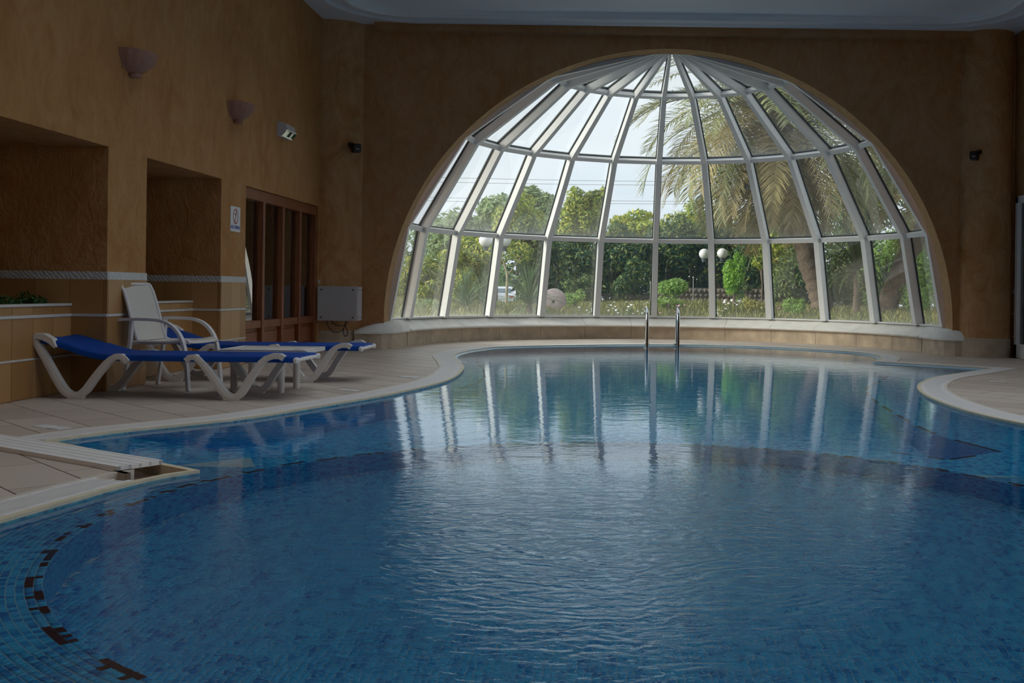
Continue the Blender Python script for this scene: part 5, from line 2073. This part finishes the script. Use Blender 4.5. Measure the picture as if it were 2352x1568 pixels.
def make_palm(name, label, crown, L, n, seed, trunk_pts, trunk_r, dry_from=.45, azr=None):
    rs = random.Random(seed)
    base = Vector(trunk_pts[0])
    root = thing(name, base, label, 'palm tree')
    mb = MB()
    c = [Vector(p) - base for p in trunk_pts]
    # smooth path
    path = []
    for i in range(len(c) - 1):
        for k in range(6):
            t = k / 6
            a = c[max(i - 1, 0)]; b_ = c[i]; c2 = c[i + 1]; d_ = c[min(i + 2, len(c) - 1)]
            path.append(0.5 * ((2 * b_) + (-a + c2) * t + (2 * a - 5 * b_ + 4 * c2 - d_) * t * t + (-a + 3 * b_ - 3 * c2 + d_) * t ** 3))
    path.append(c[-1])
    rr = [trunk_r * (1.1 - .25 * k / len(path)) * (1 + .07 * ((k * 7) % 3 - 1)) for k in range(len(path))]
    mb.tube(path, rr, 14)
    mb.build('trunk', M['bark'], root, smooth=True)
    # old leaf bases under the crown
    cr = Vector(crown) - base
    mb = MB(); mb.lathe([(trunk_r * .9, -.75), (trunk_r * 1.5, -.35), (trunk_r * 1.45, -.05), (trunk_r * .5, .15)], 14, tuple(cr)); mb.build('boss', M['bark'], root, smooth=True)
    variants = []
    for k, (el, bend) in enumerate(((78, 62), (58, 78), (38, 88), (18, 92), (0, 84), (-18, 66), (-38, 42), (-55, 26))):
        pair = []
        for vv in range(2):
            vs, fs = frond_mesh(L * (1, 1, .98, .92, .84, .76, .70, .62)[k], math.radians(el), math.radians(bend + vv * 10), L * (.20 if k < 4 else .165), seed * 31 + k * 2 + vv)
            me = bpy.data.meshes.new('frond')
            me.from_pydata([tuple(v) for v in vs], [], fs)
            me.materials.append(M['frond_green'] if k < 3 else M['frond_dry'] if k > 4 else (M['frond_green'] if vv else M['frond_dry']))
            pair.append(me)
        variants.append(pair)
    for i in range(n):
        f = (i + .5) / n
        k = (0, 0, 1, 1, 1, 2, 2, 2, 2, 3, 3, 3, 4, 4, 5, 5, 6, 7)[int(f * 18)]
        me = variants[k][i % 2]
        o = link('frond', me, root, tuple(cr + Vector((rs.uniform(-.08, .08), rs.uniform(-.08, .08), .15 - .5 * f))))
        o.rotation_euler = (rs.uniform(-.12, .12), rs.uniform(-.1, .1), i * 2.39996 + rs.uniform(-.25, .25))
        s = rs.uniform(.88, 1.08)
        o.scale = (s, s, s)
    # orange fruit stalks
    for k in range(5):
        a = 2.2 + k * .75
        mb = MB(); mb.tube([cr, cr + Vector((math.cos(a) * .5, math.sin(a) * .5, .55)), cr + Vector((math.cos(a) * 1.1, math.sin(a) * 1.1, .45))], [.03, .022, .012], 6)
        mb.build('fruit_stalk', M['fruit_stalk'], root, smooth=True)
    return root


PY = 23.6
tp = [at(1893, 722, PY), at(1886, 690, PY), at(1872, 645, PY), at(1856, 600, PY), at(1846, 550, PY), at(1830, 480, PY), at(1808, 400, PY), at(1795, 330, PY)]
tp[0].z = gz(tp[0].x, tp[0].y) - .1
make_palm('date_palm', 'large date palm with drooping dry fronds filling the right of the dome', at(1788, 285, PY), 4.0, 104, 7, [tuple(p) for p in tp], .23)
PY2 = 23.2
tp = [at(2028, 735, PY2), at(2040, 690, PY2), at(2062, 640, PY2), at(2082, 590, PY2), at(2120, 520, PY2), at(2175, 430, PY2), at(2200, 380, PY2)]
tp[0].z = gz(tp[0].x, tp[0].y) - .1
make_palm('date_palm', 'second palm with a dark leaning trunk at the right end of the dome', at(2205, 365, PY2), 3.0, 40, 9, [tuple(p) for p in tp], .21)

# ------------------------------------------------------------------ garden lamps
def lamp(label, gl, Y, r, pole_px):
    ps = [at(x, y, Y) for x, y in gl]
    px = at(pole_px, ps[0].z, Y)
    bx_ = at(pole_px, 640, Y)
    t = thing('globe_lamp', (bx_.x, bx_.y, gz(bx_.x, bx_.y)), label, 'garden lamp', 'twin globe garden lamps')
    b0 = Vector(t.location)
    zt = ps[0].z - r - .06 - b0.z
    mb = MB(); mb.tube([(0, 0, -.1), (0, 0, .3), (0, 0, zt)], [.055, .04, .035], 10); mb.build('post', M['lamp_post'], t, smooth=True)
    for p in ps:
        q = p - b0
        prof = [(r * math.sin(PI * k / 14) + .001, q.z - r * math.cos(PI * k / 14)) for k in range(15)]
        mb = MB(); mb.lathe(prof, 20, (q.x, q.y, 0)); g_ = mb.build('globe', M['lamp_white'], t, smooth=True)
        mb = MB(); mb.lathe([(.05, q.z - r - .07), (.075, q.z - r + .02), (.03, q.z - r + .03)], 12, (q.x, q.y, 0)); mb.build('collar', M['lamp_post'], g_, smooth=True)
        mb = MB(); mb.tube([(0, 0, zt - .1), (q.x * .6, q.y * .6, q.z - r - .08), (q.x, q.y, q.z - r - .05)], .016, 6); mb.build('arm', M['lamp_post'], t, smooth=True)
    return t


lamp('twin white globe lamp in front of the dark central hedge', ((1617.5, 583), (1659, 582)), 25.5, .127, 1638)
lamp('twin white globe lamp above the spiky yuccas on the left', ((1116, 552), (1158, 552)), 22.6, .15, 1136)
lamp('small twin white globe lamp far off in the left shrubs', ((974, 603), (999, 603)), 31.0, .11, 987)

# ------------------------------------------------------------------ round stone disc, rubble wall, fence posts, car, wires
c = at(1272, 692, 23.5)
t = thing('stone_disc', (c.x, c.y, gz(c.x, c.y)), 'pinkish round stone disc with a small central hole standing in the flower bed', 'stone disc')
b0 = Vector(t.location)
r_ = .29
Mx = Matrix.Translation(c - b0) @ Matrix.Rotation(math.radians(-8), 4, 'Z') @ Matrix.Rotation(math.radians(96), 4, 'X')
mb = MB(); mb.lathe([(.035, -.05), (r_ - .02, -.05), (r_, -.035), (r_, .035), (r_ - .02, .05), (.035, .05)], 40, (0, 0, 0), Mx)
del mb.f[-2:]
mb.build('disc', M['pink_stone'], t, smooth=True)
mb = MB(); mb.lathe([(.036, -.045), (.036, -.01), (.001, -.01)], 14, (0, 0, 0), Mx)
mb.build('bore', M['black'], t, smooth=True)

rw = thing('rubble_wall', at(1640, 690, 29.5), 'low dark rubble wall behind the flower bed', 'wall')
rw.location.z = gz(rw.location.x, rw.location.y)
wz = at(1640, 660, 29.5).z - rw.location.z
rs = random.Random(3)
mb = MB(); mb.box((-1.6, .03, -.1), (2.3, .3, wz - .02)); mb.build('core', M['dry_stone'], rw)
stones = []
for v in range(6):
    bm = bmesh.new()
    bmesh.ops.create_icosphere(bm, subdivisions=1, radius=1)
    for q in bm.verts:
        q.co = Vector((q.co.x * (1 + rs.uniform(-.2, .2)), q.co.y * .6, q.co.z * (1 + rs.uniform(-.25, .2))))
    mb = MB().from_bm(bm)
    stones.append(mb.mesh('stone', M['dry_stone']))
z = .06
while z < wz:
    x = -1.6 + rs.uniform(0, .1)
    while x < 2.3:
        w = rs.uniform(.10, .17)
        o = link('stone', stones[rs.randrange(6)], rw, (x + w / 2, .03, z))
        o.scale = (w * .55, .13, .075)
        o.rotation_euler = (0, rs.uniform(-.2, .2), 0)
        x += w
    z += .125
for k, (px, top) in enumerate(((1592, 638), (1494, 650))):
    p = at(px, 690, 26.0)
    h = at(px, top, 26.0).z - gz(p.x, p.y)
    t = thing('fence_post', (p.x, p.y, gz(p.x, p.y)), ('thin grey fence post left of the white globe lamps', 'thin fence post just left of the pool ladder top')[k], 'post', 'thin posts of the garden fence')
    mb = MB(); mb.tube([(0, 0, -.1), (0, 0, h)], .011, 8); mb.build('shaft', M['wire'], t, smooth=True)
    mb = MB(); mb.lathe([(.026, h), (.026, h + .015), (.008, h + .035)], 8); mb.build('cap', M['wire'], t, smooth=True)

p = at(1150, 703, 75.0)
car = thing('car', (p.x, p.y, gz(p.x, p.y)), 'pale car glimpsed behind the forked sapling', 'car', rz=.2)
body = [(-2.0, .35), (-2.0, .75), (-1.35, .85), (-.75, 1.35), (.75, 1.38), (1.45, .95), (2.0, .85), (2.05, .4)]
def carslab(prof, w0, w1):
    m = len(prof)
    vs = [(w0, x, z) for x, z in prof] + [(w1, x, z) for x, z in prof]
    fs = [(i, (i + 1) % m, m + (i + 1) % m, m + i) for i in range(m)] + [tuple(range(m - 1, -1, -1)), tuple(range(m, 2 * m))]
    return MB().add(vs, fs)
carslab(body, -.82, .82).build('body', M['car_paint'], car)
mb = MB(); mb.box((-.6, -1.20, .92), (.6, -.86, 1.22), Matrix.Translation((0, -.06, .02))); mb.build('windscreen', M['car_glass'], car)
carslab([(-.95, .92), (-.62, 1.28), (.66, 1.3), (1.2, .95)], -.835, .835).build('side_glass', M['car_glass'], car)
for sx in (-1, 1):
    for yy in (-1.25, 1.3):
        mb = MB(); mb.lathe([(.2, -.1), (.31, -.1), (.33, -.06), (.33, .06), (.31, .1), (.2, .1)], 20, (0, 0, 0), Matrix.Translation((sx * .78, yy, .33)) @ Matrix.Rotation(PI / 2, 4, 'Y')); mb.build('wheel', M['rubber'], car, smooth=True)
    mb = MB(); mb.box((sx * .55 - .15, -2.02, .62), (sx * .55 + .15, -1.98, .74)); mb.build('tail_lamp', M['red_lamp'], car)

for k, (ya, yb) in enumerate(((399, 413), (411, 420), (446, 458), (455, 463))):
    a = at(700, ya - 3, 52.0)
    b_ = at(1800, yb + 4, 52.0)
    pts = []
    for q in range(13):
        f = q / 12
        v = a.lerp(b_, f)
        v.z -= .35 * 4 * f * (1 - f) * .4
        pts.append(v)
    t = tag(MB().tube(pts, .011, 4).build('power_line', M['wire']), ('topmost thin power line crossing the pale sky', 'second thin power line from the top crossing the sky', 'third thin power line crossing the sky above the trees', 'lowest thin power line crossing the sky above the trees')[k], 'power line', 'power lines across the sky')
